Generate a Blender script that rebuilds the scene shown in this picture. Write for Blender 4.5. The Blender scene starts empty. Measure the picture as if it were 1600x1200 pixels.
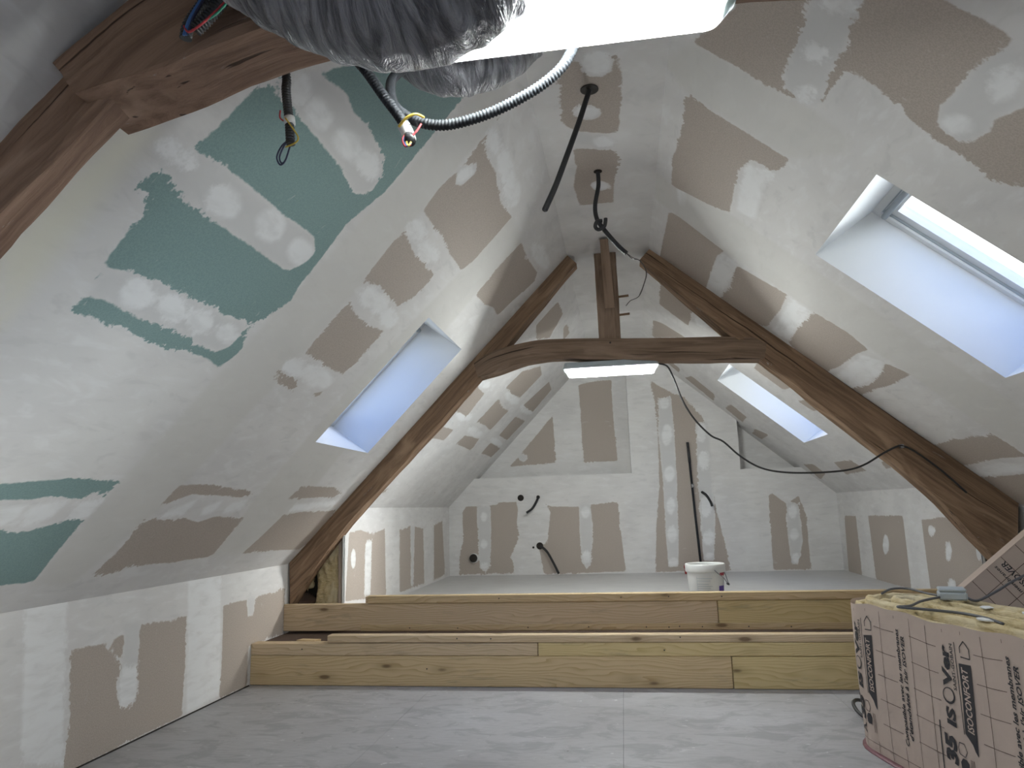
import bpy, math, random
import numpy as np
from mathutils import Vector, Matrix
random.seed(7); RNG = np.random.default_rng(7)
SC = bpy.context.scene; COL = SC.collection

# ---------------- camera ----------------
YAW, PIT, ROL, FPX = 0.1484, 0.1748, -0.0290, 1109.0
_f = Vector((-math.sin(YAW)*math.cos(PIT), math.cos(YAW)*math.cos(PIT), math.sin(PIT)))
_r = Vector((math.cos(YAW), math.sin(YAW), 0)); _u = _r.cross(_f)
_r, _u = math.cos(ROL)*_r + math.sin(ROL)*_u, -math.sin(ROL)*_r + math.cos(ROL)*_u
cam = bpy.data.objects.new('camera', bpy.data.cameras.new('camera')); COL.objects.link(cam)
cam.matrix_world = Matrix(((_r.x, _u.x, -_f.x, 0), (_r.y, _u.y, -_f.y, 0), (_r.z, _u.z, -_f.z, 1.1), (0, 0, 0, 1)))
cam.data.sensor_width = 36; cam.data.lens = 36*FPX/1600; cam.data.clip_start = 0.02
SC.camera = cam

# ---------------- world: hazy sky, white towards the veiled sun on the right, blue on the left ----------------
SKY, GLOW = 1.9, 40.0
W = bpy.data.worlds.new('sky'); SC.world = W; W.use_nodes = True
_n = W.node_tree.nodes; _l = W.node_tree.links; _n.clear()
def _w(op, a, b):
    x = _n.new('ShaderNodeMath'); x.operation = op
    for i, v in enumerate((a, b)):
        if isinstance(v, float): x.inputs[i].default_value = v
        else: _l.new(v, x.inputs[i])
    return x.outputs[0]
def _wr(v, a, b):
    x = _n.new('ShaderNodeMapRange'); x.interpolation_type = 'SMOOTHSTEP'; _l.new(v, x.inputs[0])
    x.inputs[1].default_value = a; x.inputs[2].default_value = b; return x.outputs[0]
def _wm(f, a, b):
    x = _n.new('ShaderNodeMix'); x.data_type = 'RGBA'; _l.new(f, x.inputs[0])
    for i, v in ((6, a), (7, b)):
        if isinstance(v, tuple): x.inputs[i].default_value = (*v, 1)
        else: _l.new(v, x.inputs[i])
    return x.outputs[2]
_tc = _n.new('ShaderNodeTexCoord'); _dp = _n.new('ShaderNodeVectorMath'); _dp.operation = 'DOT_PRODUCT'
_dp.inputs[1].default_value = Vector((0.87, 0.38, 0.30)).normalized()
_l.new(_tc.outputs['Generated'], _dp.inputs[0]); _sx = _n.new('ShaderNodeSeparateXYZ'); _l.new(_tc.outputs['Generated'], _sx.inputs[0])
_c = _wm(_wr(_dp.outputs['Value'], 0.0, 0.80), (0.05, 0.21, 0.68), (1.0, 0.955, 0.90))       # blue away from the sun, white towards it
_c = _wm(_wr(_sx.outputs['Z'], 0.45, 0.02), _c, (0.82, 0.91, 1.0))                            # haze along the horizon
_c = _wm(_wr(_sx.outputs['Z'], 0.01, -0.03), _c, (0.30, 0.30, 0.27))                           # the ground below
_g = _w('MULTIPLY', _w('POWER', _w('MAXIMUM', _dp.outputs['Value'], 0.0), 70.0), GLOW)
_s = _w('MULTIPLY', _w('ADD', _g, 1.0), SKY)
_bg = _n.new('ShaderNodeBackground'); _wo = _n.new('ShaderNodeOutputWorld')
_l.new(_c, _bg.inputs['Color']); _l.new(_s, _bg.inputs['Strength']); _l.new(_bg.outputs[0], _wo.inputs[0])

# ---------------- view ----------------
vs = SC.view_settings; vs.view_transform = 'Standard'; vs.look = 'None'; vs.gamma = 1.0; vs.use_curve_mapping = False
vs.exposure = 1.22
SC.cycles.max_bounces = 6; SC.cycles.diffuse_bounces = 3; SC.cycles.transparent_max_bounces = 12
SC.cycles.use_adaptive_sampling = True; SC.cycles.adaptive_threshold = 0.05
LAMP = 9.0     # strength of the two fluorescent fittings

# ---------------- room numbers (metres) ----------------
XL, KZ = -2.513, 0.744            # front left knee wall, its top
TL, DL = 1.025, 3.3203            # left slope  z = DL + TL*x
TR, DR = 0.86, 3.2440             # right slope z = DR - TR*x
ZC = 2.992; CXL = (ZC-DL)/TL; CXR = (DR-ZC)/TR
XLB, XRB, XR = -2.12, 2.40, 2.58  # back knee walls, front right knee wall
YF, YB, NB = -2.6, 8.637, 8.887   # gable behind the camera, back wall, niche back
YT = 5.17; ZP = 0.328             # truss face, platform floor
zl = lambda x: DL + TL*x
zr = lambda x: DR - TR*x
SL, SR = 0.7158, 0.652
# skylights: y0,y1,z0,z1 on the slope; last of each list is unseen, added for fill
SKL = [(3.92, 4.79, 1.52, 2.224), (-1.5, -0.63, 1.52, 2.224)]
SKR = [(2.775, 3.68, 1.655, 2.345), (6.62, 7.475, 1.675, 2.356), (-1.5, -0.6, 1.655, 2.345)]

# ---------------- helpers ----------------
def tag(o, label=None, cat=None, group=None, kind=None):
    if label: o['label'] = label
    if cat: o['category'] = cat
    if group: o['group'] = group
    if kind: o['kind'] = kind
    return o
def empty(name, loc=(0, 0, 0)):
    o = bpy.data.objects.new(name, None); COL.objects.link(o); o.location = loc; o.empty_display_size = 0.1
    return o
def link(name, me, m, parent=None):
    o = bpy.data.objects.new(name, me); COL.objects.link(o)
    if m is not None and not me.materials: me.materials.append(m)
    if parent is not None:
        o.parent = parent; off = Vector((0, 0, 0)); p = parent
        while p is not None: off += p.location; p = p.parent
        o.location = -off
    return o
def mesh(name, v, f, m, parent=None, smooth=False, g=None):
    me = bpy.data.meshes.new(name); me.from_pydata([tuple(p) for p in v], [], f); me.update()
    if smooth: me.polygons.foreach_set('use_smooth', [True]*len(me.polygons))
    if g is not None:
        a = me.attributes.new('g', 'FLOAT_VECTOR', 'POINT'); a.data.foreach_set('vector', np.asarray(g, np.float32).ravel())
    return link(name, me, m, parent)
def box(name, x0, x1, y0, y1, z0, z1, m, parent=None, bev=0.004, axis=0, seed=None):
    b = min(bev, (x1-x0)/3, (y1-y0)/3, (z1-z0)/3)
    V = []; F = []
    lo = (x0, y0, z0); hi = (x1, y1, z1)
    idx = {}
    for sx in (0, 1):
        for sy in (0, 1):
            for sz in (0, 1):
                s = (sx, sy, sz)
                for k in range(3):
                    p = [(hi[i]-b if s[i] else lo[i]+b) for i in range(3)]
                    p[k] = hi[k] if s[k] else lo[k]
                    idx[(s, k)] = len(V); V.append(p)
    for k in range(3):
        i, j = (k+1) % 3, (k+2) % 3
        for sk in (0, 1):
            q = []
            for a, c in ((0, 0), (1, 0), (1, 1), (0, 1)):
                s = [0, 0, 0]; s[k] = sk; s[i] = a; s[j] = c; q.append(idx[(tuple(s), k)])
            F.append(q if sk else q[::-1])
    for k in range(3):           # edges along axis k
        i, j = (k+1) % 3, (k+2) % 3
        for a in (0, 1):
            for c in (0, 1):
                s0 = [0, 0, 0]; s0[i] = a; s0[j] = c; s1 = list(s0); s1[k] = 1
                q = [idx[(tuple(s0), i)], idx[(tuple(s1), i)], idx[(tuple(s1), j)], idx[(tuple(s0), j)]]
                F.append(q if a == c else q[::-1])
    for s in [(a, c, d) for a in (0, 1) for c in (0, 1) for d in (0, 1)]:
        q = [idx[(s, 0)], idx[(s, 1)], idx[(s, 2)]]
        F.append(q if sum(s) % 2 else q[::-1])
    sd = seed if seed is not None else random.uniform(0, 40)
    o3 = [axis, (axis+1) % 3, (axis+2) % 3]
    g = [(p[o3[0]]+sd, p[o3[1]]+sd*.7, p[o3[2]]+sd*.3) for p in V]
    return mesh(name, V, F, m, parent, g=g)
def spline(P, n=8):
    P = [Vector(p) for p in P]; out = []
    for i in range(len(P)-1):
        a, b, c, d = P[max(i-1, 0)], P[i], P[i+1], P[min(i+2, len(P)-1)]
        for k in range(n):
            t = k/n
            out.append(0.5*((2*b) + (c-a)*t + (2*a-5*b+4*c-d)*t*t + (3*b-a-3*c+d)*t**3))
    out.append(P[-1]); return out
def resample(P, step):
    out = [P[0]]; acc = 0
    for a, b in zip(P, P[1:]):
        L = (b-a).length
        if L < 1e-9: continue
        t = step-acc
        while t <= L: out.append(a.lerp(b, t/L)); t += step
        acc = (acc+L) % step
    out.append(P[-1]); return out
def tube(name, P, r, m, parent=None, n=10, smooth=True, cap=True, rf=None, hollow=False, sub=8):
    P = spline(P, sub) if sub else [Vector(p) for p in P]
    V = []; F = []; up = None; g = []; s = 0
    for i, p in enumerate(P):
        t = (P[min(i+1, len(P)-1)]-P[max(i-1, 0)]).normalized()
        if up is None: up = t.orthogonal().normalized()
        up = (up - t*up.dot(t)).normalized(); w = t.cross(up)
        if i: s += (p-P[i-1]).length
        for k in range(n):
            a = 2*math.pi*k/n; rr = rf(i, s, a) if rf else r
            V.append(p + rr*(math.cos(a)*up + math.sin(a)*w)); g.append((s, a*r, 0))
    for i in range(len(P)-1):
        for k in range(n):
            F.append((i*n+k, i*n+(k+1) % n, (i+1)*n+(k+1) % n, (i+1)*n+k))
    if cap:
        F.append(tuple(range(n))[::-1]); F.append(tuple(range((len(P)-1)*n, len(P)*n)))
    return mesh(name, V, F, m, parent, smooth=smooth, g=g)
def corrugated(name, P, r, m, parent=None, pitch=0.008):
    Q = resample(spline(P, 10), pitch/4)
    prof = (1.0, 1.0, 0.84, 0.84)
    return tube(name, Q, r, m, parent, n=12, rf=lambda i, s, a: r*prof[i % 4], sub=0)
def prism_y(name, pts, y0, y1, m, parent=None):
    n = len(pts); V = [(x, y0, z) for x, z in pts]+[(x, y1, z) for x, z in pts]
    F = [tuple(range(n)), tuple(range(2*n-1, n-1, -1))]+[(i, i+n, (i+1) % n+n, (i+1) % n) for i in range(n)]
    return mesh(name, V, F, m, parent, g=[(x, y, z) for x, y, z in V])
def lathe(name, prof, c, m, parent=None, n=32, smooth=True):
    V = [(c[0]+r*math.cos(2*math.pi*k/n), c[1]+r*math.sin(2*math.pi*k/n), c[2]+z) for r, z in prof for k in range(n)]
    F = [(i*n+k, i*n+(k+1) % n, (i+1)*n+(k+1) % n, (i+1)*n+k) for i in range(len(prof)-1) for k in range(n)]
    return mesh(name, V, F, m, parent, smooth=smooth)
def hashn(x, s=0): return (math.sin(x*12.9898+s*78.233)*43758.5453) % 1.0
def wob(t, s):  # smooth 1d wobble in -1..1
    return (math.sin(t*2.1+s*1.7)+0.6*math.sin(t*5.3+s*2.9)+0.35*math.sin(t*11.7+s*4.1))/1.95
def beam(name, secs, y0, y1, m, parent=None, amp=0.006, seed=0, bev=0.018):
    """old hewn timber; secs = [(upper xz, lower xz), ...] along its length, depth y0..y1"""
    U = [Vector((a[0], 0, a[1])) for a, b in secs]; Lw = [Vector((b[0], 0, b[1])) for a, b in secs]
    U = spline(U, 6); Lw = spline(Lw, 6); V = []; F = []; g = []; s = 0
    ring = [(bev, 0), (1-bev*3, 0), (1, .06), (1, .35), (1, .65), (1, .94), (.97, 1), (.03, 1), (0, .94), (0, .65), (0, .35), (0, .06)]
    n = len(ring)
    for i, (a, b) in enumerate(zip(U, Lw)):
        if i: s += ((a+b)/2-(U[i-1]+Lw[i-1])/2).length
        d = (b-a).length; ax = (b-a)/max(d, 1e-6)
        for k, (fy, fd) in enumerate(ring):
            p = a+(b-a)*fd; y = y0+(y1-y0)*fy
            e = amp*wob(s*3.0+k*.9, seed+k*.37)
            ey = amp*wob(s*2.6+k*1.3, seed+9+k*.21)
            p = p+ax*e*(1 if fd > .1 else 0.3)
            V.append((p.x, y+ey, p.z)); g.append((s+seed*3, fd*d+seed, fy*(y1-y0)))
    for i in range(len(U)-1):
        for k in range(n):
            F.append((i*n+k, (i+1)*n+k, (i+1)*n+(k+1) % n, i*n+(k+1) % n))
    F.append(tuple(range(n))); F.append(tuple(range((len(U)-1)*n, len(U)*n))[::-1])
    return mesh(name, V, F, m, parent, g=g)

# ---------------- materials ----------------
class NT:
    def __init__(s, name):
        s.m = bpy.data.materials.new(name); s.m.use_nodes = True
        s.t = s.m.node_tree; s.b = s.t.nodes['Principled BSDF']; s.o = s.t.nodes['Material Output']
    def n(s, typ, **kw):
        x = s.t.nodes.new(typ)
        for k, v in kw.items():
            if hasattr(x, k): setattr(x, k, v)
        return x
    def l(s, a, b): s.t.links.new(a, b)
    def val(s, sock, v):
        if hasattr(v, 'is_linked') or isinstance(v, bpy.types.NodeSocket): s.l(v, sock)
        else: sock.default_value = v
    def math(s, op, a, b=0.0, c=None):
        x = s.n('ShaderNodeMath', operation=op); s.val(x.inputs[0], a); s.val(x.inputs[1], b)
        if c is not None: s.val(x.inputs[2], c)
        return x.outputs[0]
    def mix(s, f, a, b):
        x = s.n('ShaderNodeMix', data_type='RGBA'); s.val(x.inputs[0], f)
        s.val(x.inputs[6], a if not isinstance(a, tuple) else (*a, 1)); s.val(x.inputs[7], b if not isinstance(b, tuple) else (*b, 1))
        return x.outputs[2]
    def ramp(s, v, a, b, lo=0.0, hi=1.0, smooth=True):
        x = s.n('ShaderNodeMapRange'); x.interpolation_type = 'SMOOTHSTEP' if smooth else 'LINEAR'
        s.val(x.inputs[0], v); x.inputs[1].default_value = a; x.inputs[2].default_value = b
        x.inputs[3].default_value = lo; x.inputs[4].default_value = hi; return x.outputs[0]
    def noise(s, vec, scale, detail=3.0, rough=0.55, dist=0.0):
        x = s.n('ShaderNodeTexNoise'); s.l(vec, x.inputs['Vector']); x.inputs['Scale'].default_value = scale
        x.inputs['Detail'].default_value = detail; x.inputs['Roughness'].default_value = rough; x.inputs['Distortion'].default_value = dist
        return x.outputs[0]
    def attr(s, name):
        x = s.n('ShaderNodeAttribute'); x.attribute_name = name; return x.outputs['Vector']
    def sep(s, v):
        x = s.n('ShaderNodeSeparateXYZ'); s.l(v, x.inputs[0]); return x.outputs
    def scale(s, v, sx, sy, sz):
        x = s.n('ShaderNodeMapping'); s.l(v, x.inputs[0]); x.inputs['Scale'].default_value = (sx, sy, sz); return x.outputs[0]
    def pos(s): return s.n('ShaderNodeNewGeometry').outputs['Position']
    def bump(s, h, strength=0.3, dist=0.01):
        x = s.n('ShaderNodeBump'); x.inputs['Strength'].default_value = strength; x.inputs['Distance'].default_value = dist
        s.l(h, x.inputs['Height']); s.l(x.outputs[0], s.b.inputs['Normal'])
    def set(s, col=None, rough=0.6, metal=0.0, spec=None):
        if col is not None: s.val(s.b.inputs['Base Color'], (*col, 1) if isinstance(col, tuple) else col)
        s.val(s.b.inputs['Roughness'], rough); s.val(s.b.inputs['Metallic'], metal)
        if spec is not None: s.b.inputs['Specular IOR Level'].default_value = spec
        return s.m
def plain(name, col, rough=0.6, metal=0.0, var=0.12, sc=14.0, bump=0.0):
    t = NT(name); p = t.pos(); nz = t.noise(p, sc, 4)
    c = t.mix(nz, tuple(x*(1-var) for x in col), tuple(min(1, x*(1+var)) for x in col))
    if bump: t.bump(t.noise(p, sc*6, 4), bump, 0.004)
    return t.set(c, rough, metal)

def mat_wall():
    t = NT('plasterboard_and_joint_compound'); p = t.pos()
    a = t.sep(t.attr('pa')); b = t.sep(t.attr('pb'))
    n1 = t.noise(p, 9, 2); n2 = t.noise(p, 45, 2, 0.65); n3 = t.noise(p, 3.0, 1)
    rag = t.ramp(t.noise(p, 2.6, 1), .42, .62, .25, 1.25)
    j = t.math('MULTIPLY', rag, t.math('ADD', t.math('MULTIPLY', t.math('SUBTRACT', n1, 0.5), 0.045), t.math('MULTIPLY', t.math('SUBTRACT', n2, 0.5), 0.05)))
    bare = t.ramp(t.math('ADD', a[0], j), -0.004, 0.006)
    thin = t.ramp(t.math('ADD', a[1], j), -0.02, 0.03)
    dab = t.ramp(t.math('ADD', a[2], j), -0.012, 0.022)
    band = t.ramp(t.math('ADD', b[0], t.math('MULTIPLY', j, 0.5)), -0.03, 0.03)
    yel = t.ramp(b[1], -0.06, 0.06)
    smear = t.noise(t.scale(p, 6, 6, 22), 1.0, 3, 0.6, 0.4)
    comp = t.mix(t.ramp(n3, .3, .7), (0.71, 0.69, 0.675), (0.77, 0.75, 0.73))
    comp = t.mix(t.math('MULTIPLY', t.ramp(smear, .5, .72), 0.6), comp, (0.82, 0.81, 0.80))
    comp = t.mix(t.math('MULTIPLY', t.ramp(smear, .46, .30), 0.5), comp, (0.63, 0.615, 0.60))
    comp = t.mix(t.math('MULTIPLY', band, 0.6), comp, (0.68, 0.66, 0.62))
    comp = t.mix(t.math('MULTIPLY', thin, 0.75), comp, (0.655, 0.645, 0.635))
    comp = t.mix(t.math('MULTIPLY', dab, t.ramp(smear, .3, .6, .55, 1.0)), comp, (0.86, 0.855, 0.85))
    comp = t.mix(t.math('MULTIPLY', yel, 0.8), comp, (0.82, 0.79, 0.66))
    fib = t.noise(p, 160, 1, 0.7)
    tan = t.mix(t.ramp(fib, .3, .7), (0.435, 0.375, 0.325), (0.505, 0.44, 0.385))
    grn = t.mix(t.ramp(fib, .3, .7), (0.225, 0.325, 0.315), (0.26, 0.37, 0.355))
    board = t.mix(t.ramp(b[2], -0.02, 0.02), tan, grn)
    scr = t.ramp(t.noise(t.scale(p, 3, 30, 12), 1.0, 2, .7, 0.9), 0.70, 0.76)
    board = t.mix(t.math('MULTIPLY', scr, 0.35), board, (0.66, 0.65, 0.64))
    c = t.mix(bare, comp, board)
    h = t.math('ADD', t.math('MULTIPLY', bare, -0.7), t.math('ADD', t.math('MULTIPLY', smear, 0.5), t.math('MULTIPLY', dab, 0.3)))
    t.bump(h, 0.25, 0.003)
    return t.set(c, 0.85, spec=0.25)
def mat_oldwood(name, c0, c1, c2, sc=1.0, white=0.0):
    t = NT(name); g = t.attr('g')
    gr = t.noise(t.scale(g, 1.6*sc, 34*sc, 34*sc), 1.0, 6, 0.65, 0.6)
    big = t.noise(t.scale(g, 2.2*sc, 7*sc, 7*sc), 1.0, 3, 0.5, 0.8)
    crack = t.ramp(t.noise(t.scale(g, .8*sc, 48*sc, 48*sc), 1.0, 2, .4, .3), 0.67, 0.71)
    c = t.mix(t.ramp(gr, .3, .7), c0, c1); c = t.mix(t.ramp(big, .5, .72), c, c2)
    c = t.mix(t.math('MULTIPLY', crack, 0.85), c, tuple(x*.22 for x in c0))
    if white:
        wn = t.ramp(t.noise(t.scale(g, 5, 22, 22), 1.0, 5, .7, .8), 0.66, 0.72)
        c = t.mix(t.math('MULTIPLY', wn, white), c, (0.6, 0.59, 0.57))
    t.bump(t.math('SUBTRACT', t.math('ADD', gr, t.math('MULTIPLY', big, .8)), crack), 0.6, 0.012)
    return t.set(c, 0.8, spec=0.25)
def mat_pine(name, c0, c1):
    t = NT(name); g = t.attr('g'); s = t.sep(g)
    warp = t.noise(t.scale(g, 1.1, 5, 5), 1.0, 3, 0.5)
    x = t.math('ADD', t.math('MULTIPLY', s[2], 55.0), t.math('MULTIPLY', warp, 13.0))
    x = t.math('ADD', x, t.math('MULTIPLY', s[1], 30.0))
    ring = t.math('POWER', t.math('FRACT', x), 3.0)
    fine = t.noise(t.scale(g, 4, 160, 160), 1.0, 3)
    c = t.mix(t.math('MULTIPLY', ring, 0.85), c0, c1); c = t.mix(t.math('MULTIPLY', fine, 0.3), c, tuple(k*.8 for k in c0))
    v = t.n('ShaderNodeTexVoronoi'); t.l(t.scale(g, 2.6, 7.5, 7.5), v.inputs['Vector']); v.inputs['Scale'].default_value = 1.0
    v.inputs['Randomness'].default_value = 1.0
    k1 = t.ramp(v.outputs['Distance'], 0.13, 0.06); k2 = t.ramp(v.outputs['Distance'], 0.34, 0.07)
    c = t.mix(t.math('MULTIPLY', k2, 0.35), c, tuple(k*.6 for k in c1)); c = t.mix(t.math('MULTIPLY', k1, 0.75), c, (0.12, 0.065, 0.03))
    st = t.ramp(t.noise(t.scale(g, 3.0, 14, 14), 1.0, 4, .65), .55, .75)
    c = t.mix(t.math('MULTIPLY', st, 0.5), c, (0.30, 0.23, 0.155))
    t.bump(t.math('ADD', ring, fine), 0.15, 0.003)
    return t.set(c, 0.6, spec=0.3)
def mat_floor(name, c0, c1, speck):
    t = NT(name); p = t.pos()
    n1 = t.noise(p, 1.4, 6, 0.62); n2 = t.noise(t.scale(p, 14, 60, 14), 1.0, 4, .6, .5); n3 = t.noise(p, 22, 5, .7)
    blot = t.noise(t.scale(p, 4, 7, 4), 1.0, 5, .65, .8)
    c = t.mix(t.ramp(n1, .35, .68), c0, c1); c = t.mix(t.math('MULTIPLY', t.ramp(n2, .4, .7), .30*speck), c, tuple(k*.72 for k in c0))
    c = t.mix(t.math('MULTIPLY', t.ramp(blot, .48, .62), .6*speck), c, tuple(k*.70 for k in c0))
    w = t.ramp(t.noise(t.scale(p, 6, 16, 6), 1.0, 5, .75, .7), .62, .72); c = t.mix(t.math('MULTIPLY', w, .8*speck), c, (.72, .72, .72))
    v = t.n('ShaderNodeTexVoronoi'); t.l(t.scale(p, 7, 9, 7), v.inputs['Vector']); v.inputs['Scale'].default_value = 1.0
    d = t.ramp(v.outputs['Distance'], .07, .03); c = t.mix(t.math('MULTIPLY', t.math('MULTIPLY', d, t.ramp(n3, .5, .56)), .85*speck), c, (.10, .09, .085))
    v2 = t.n('ShaderNodeTexVoronoi'); t.l(t.scale(p, 11, 17, 11), v2.inputs['Vector']); v2.inputs['Scale'].default_value = 1.0
    d2 = t.ramp(v2.outputs['Distance'], .12, .06); c = t.mix(t.math('MULTIPLY', t.math('MULTIPLY', d2, t.ramp(n3, .5, .44)), .6*speck), c, (.75, .75, .74))
    t.bump(n3, .08, .004)
    return t.set(c, t.ramp(n1, .3, .7, .42, .62), spec=.4)
M = {}
M['wall'] = mat_wall()
M['floor'] = mat_floor('grey_floor_board', (.42, .41, .415), (.50, .49, .495), 1.0)
M['plat'] = mat_floor('white_platform_board', (.62, .61, .60), (.69, .68, .67), .3)
M['oak'] = mat_oldwood('aged_oak', (.18, .112, .07), (.35, .225, .14), (.44, .295, .19), white=.5)
M['oak2'] = mat_oldwood('hewn_oak_near', (.21, .128, .088), (.37, .235, .165), (.47, .32, .235), white=.45)
M['oak3'] = mat_oldwood('dry_oak_post', (.18, .12, .08), (.31, .215, .15), (.36, .255, .185))
M['pine'] = mat_pine('fresh_pine', (.70, .53, .31), (.47, .305, .14))
M['pine2'] = mat_pine('yellow_pine', (.72, .56, .29), (.52, .36, .15))
M['pine3'] = mat_pine('pinkish_pine', (.70, .54, .355), (.48, .33, .18))
M['void'] = plain('dark_cavity', (.03, .024, .02), .9)
M['black'] = plain('black_conduit', (.018, .018, .02), .45)
M['dgrey'] = plain('dark_grey_conduit', (.022, .024, .028), .6)
M['dgrey'].node_tree.nodes['Principled BSDF'].inputs['Specular IOR Level'].default_value = .18
M['cable'] = plain('grey_cable', (.10, .10, .105), .5)
M['bcable'] = plain('black_cable', (.03, .028, .027), .5)
M['white'] = plain('white_lacquer', (.80, .80, .79), .45, var=.03)
M['reveal'] = plain('white_reveal', (.78, .785, .78), .8, var=.03, sc=3)
M['wplastic'] = plain('white_plastic', (.72, .71, .68), .4, var=.06)
M['gplastic'] = plain('grey_plastic', (.42, .46, .48), .45, var=.06)
M['red'] = plain('red_plastic', (.35, .03, .03), .5)
M['purple'] = plain('purple_print', (.10, .05, .30), .5)
M['wred'] = plain('red_print', (.5, .05, .07), .5)
M['ink'] = plain('dark_print', (.035, .032, .035), .7)
M['kgrid'] = plain('brown_print', (.11, .07, .055), .8)
M['kraft'] = plain('kraft_facing', (.55, .435, .36), .65, var=.10, sc=9, bump=.05)
M['metal'] = plain('steel', (.35, .35, .36), .35, .9)
M['tape'] = plain('white_tape', (.75, .75, .74), .6)
M['ywire'] = plain('yellow_wire', (.60, .42, .06), .5)
M['rwire'] = plain('red_wire', (.45, .04, .05), .5)
M['bwire'] = plain('blue_wire', (.06, .16, .42), .5)
M['gwire'] = plain('green_wire', (.05, .28, .18), .5)
M['nwire'] = plain('navy_wire', (.03, .035, .08), .5)
M['nail'] = plain('nail_head', (.06, .045, .035), .5)
M['film'] = plain('mauve_film', (.22, .09, .11), .35)
M['scrap'] = plain('white_scrap', (.75, .75, .73), .8)
M['brownpaper'] = plain('brown_torn_wool', (.10, .062, .045), .9, bump=.5, sc=20)
def mat_wool():
    t = NT('mineral_wool'); p = t.pos(); n = t.noise(t.scale(p, 18, 18, 60), 1.0, 6, .7, 1.0); n2 = t.noise(p, 7, 4)
    c = t.mix(t.ramp(n, .3, .7), (.56, .43, .22), (.78, .65, .40)); c = t.mix(t.ramp(n2, .4, .7), c, (.80, .69, .47))
    t.bump(n, .8, .015); return t.set(c, .95, spec=.1)
M['wool'] = mat_wool()
def mat_duct():
    t = NT('wrinkled_grey_duct_film'); g = t.attr('g')
    n = t.noise(t.scale(g, 42, 4, 4), 1.0, 5, .6, 1.6); n2 = t.noise(t.scale(g, 110, 8, 8), 1.0, 4, .6, 1.0)
    c = t.mix(t.ramp(n, .38, .66), (.10, .10, .115), (.34, .34, .37))
    t.bump(t.math('ADD', n, t.math('MULTIPLY', n2, .4)), 1.0, .035)
    return t.set(c, .32, 0.3)
M['duct'] = mat_duct()
def mat_glass():
    t = NT('window_glass'); tr = t.n('ShaderNodeBsdfTransparent'); tr.inputs[0].default_value = (.93, .95, .95, 1)
    gl = t.n('ShaderNodeBsdfGlossy'); gl.inputs['Roughness'].default_value = .02
    mx = t.n('ShaderNodeMixShader'); mx.inputs[0].default_value = .06
    t.l(tr.outputs[0], mx.inputs[1]); t.l(gl.outputs[0], mx.inputs[2]); t.l(mx.outputs[0], t.o.inputs[0]); return t.m
M['glass'] = mat_glass()
def mat_tube(name, strength):
    t = NT(name); p = t.pos(); n = t.noise(t.scale(p, 5, 30, 30), 1.0, 4, .6)
    c = t.mix(t.ramp(n, .4, .75), (1.0, .955, .95), (.96, .965, .95))
    t.l(c, t.b.inputs['Emission Color']); t.b.inputs['Emission Strength'].default_value = strength
    return t.set((.8, .85, .82), .3)
def mat_diff(name):
    t = NT(name); p = t.pos(); v = t.n('ShaderNodeTexVoronoi'); t.l(t.scale(p, 26, 40, 40), v.inputs['Vector']); v.inputs['Scale'].default_value = 1
    spot = t.ramp(v.outputs['Distance'], .12, .05)
    tr = t.n('ShaderNodeBsdfTransparent'); t.l(t.mix(t.math('MULTIPLY', spot, .5), (.86, .94, .93), (.45, .5, .42)), tr.inputs[0])
    df = t.n('ShaderNodeBsdfTranslucent'); df.inputs[0].default_value = (.8, .87, .86, 1)
    gl = t.n('ShaderNodeBsdfGlossy'); gl.inputs['Roughness'].default_value = .12
    m1 = t.n('ShaderNodeMixShader'); m1.inputs[0].default_value = .35; t.l(tr.outputs[0], m1.inputs[1]); t.l(df.outputs[0], m1.inputs[2])
    m2 = t.n('ShaderNodeMixShader'); m2.inputs[0].default_value = .06; t.l(m1.outputs[0], m2.inputs[1]); t.l(gl.outputs[0], m2.inputs[2])
    t.l(m2.outputs[0], t.o.inputs[0]); return t.m
M['diff'] = mat_diff('lamp_cover')

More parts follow.
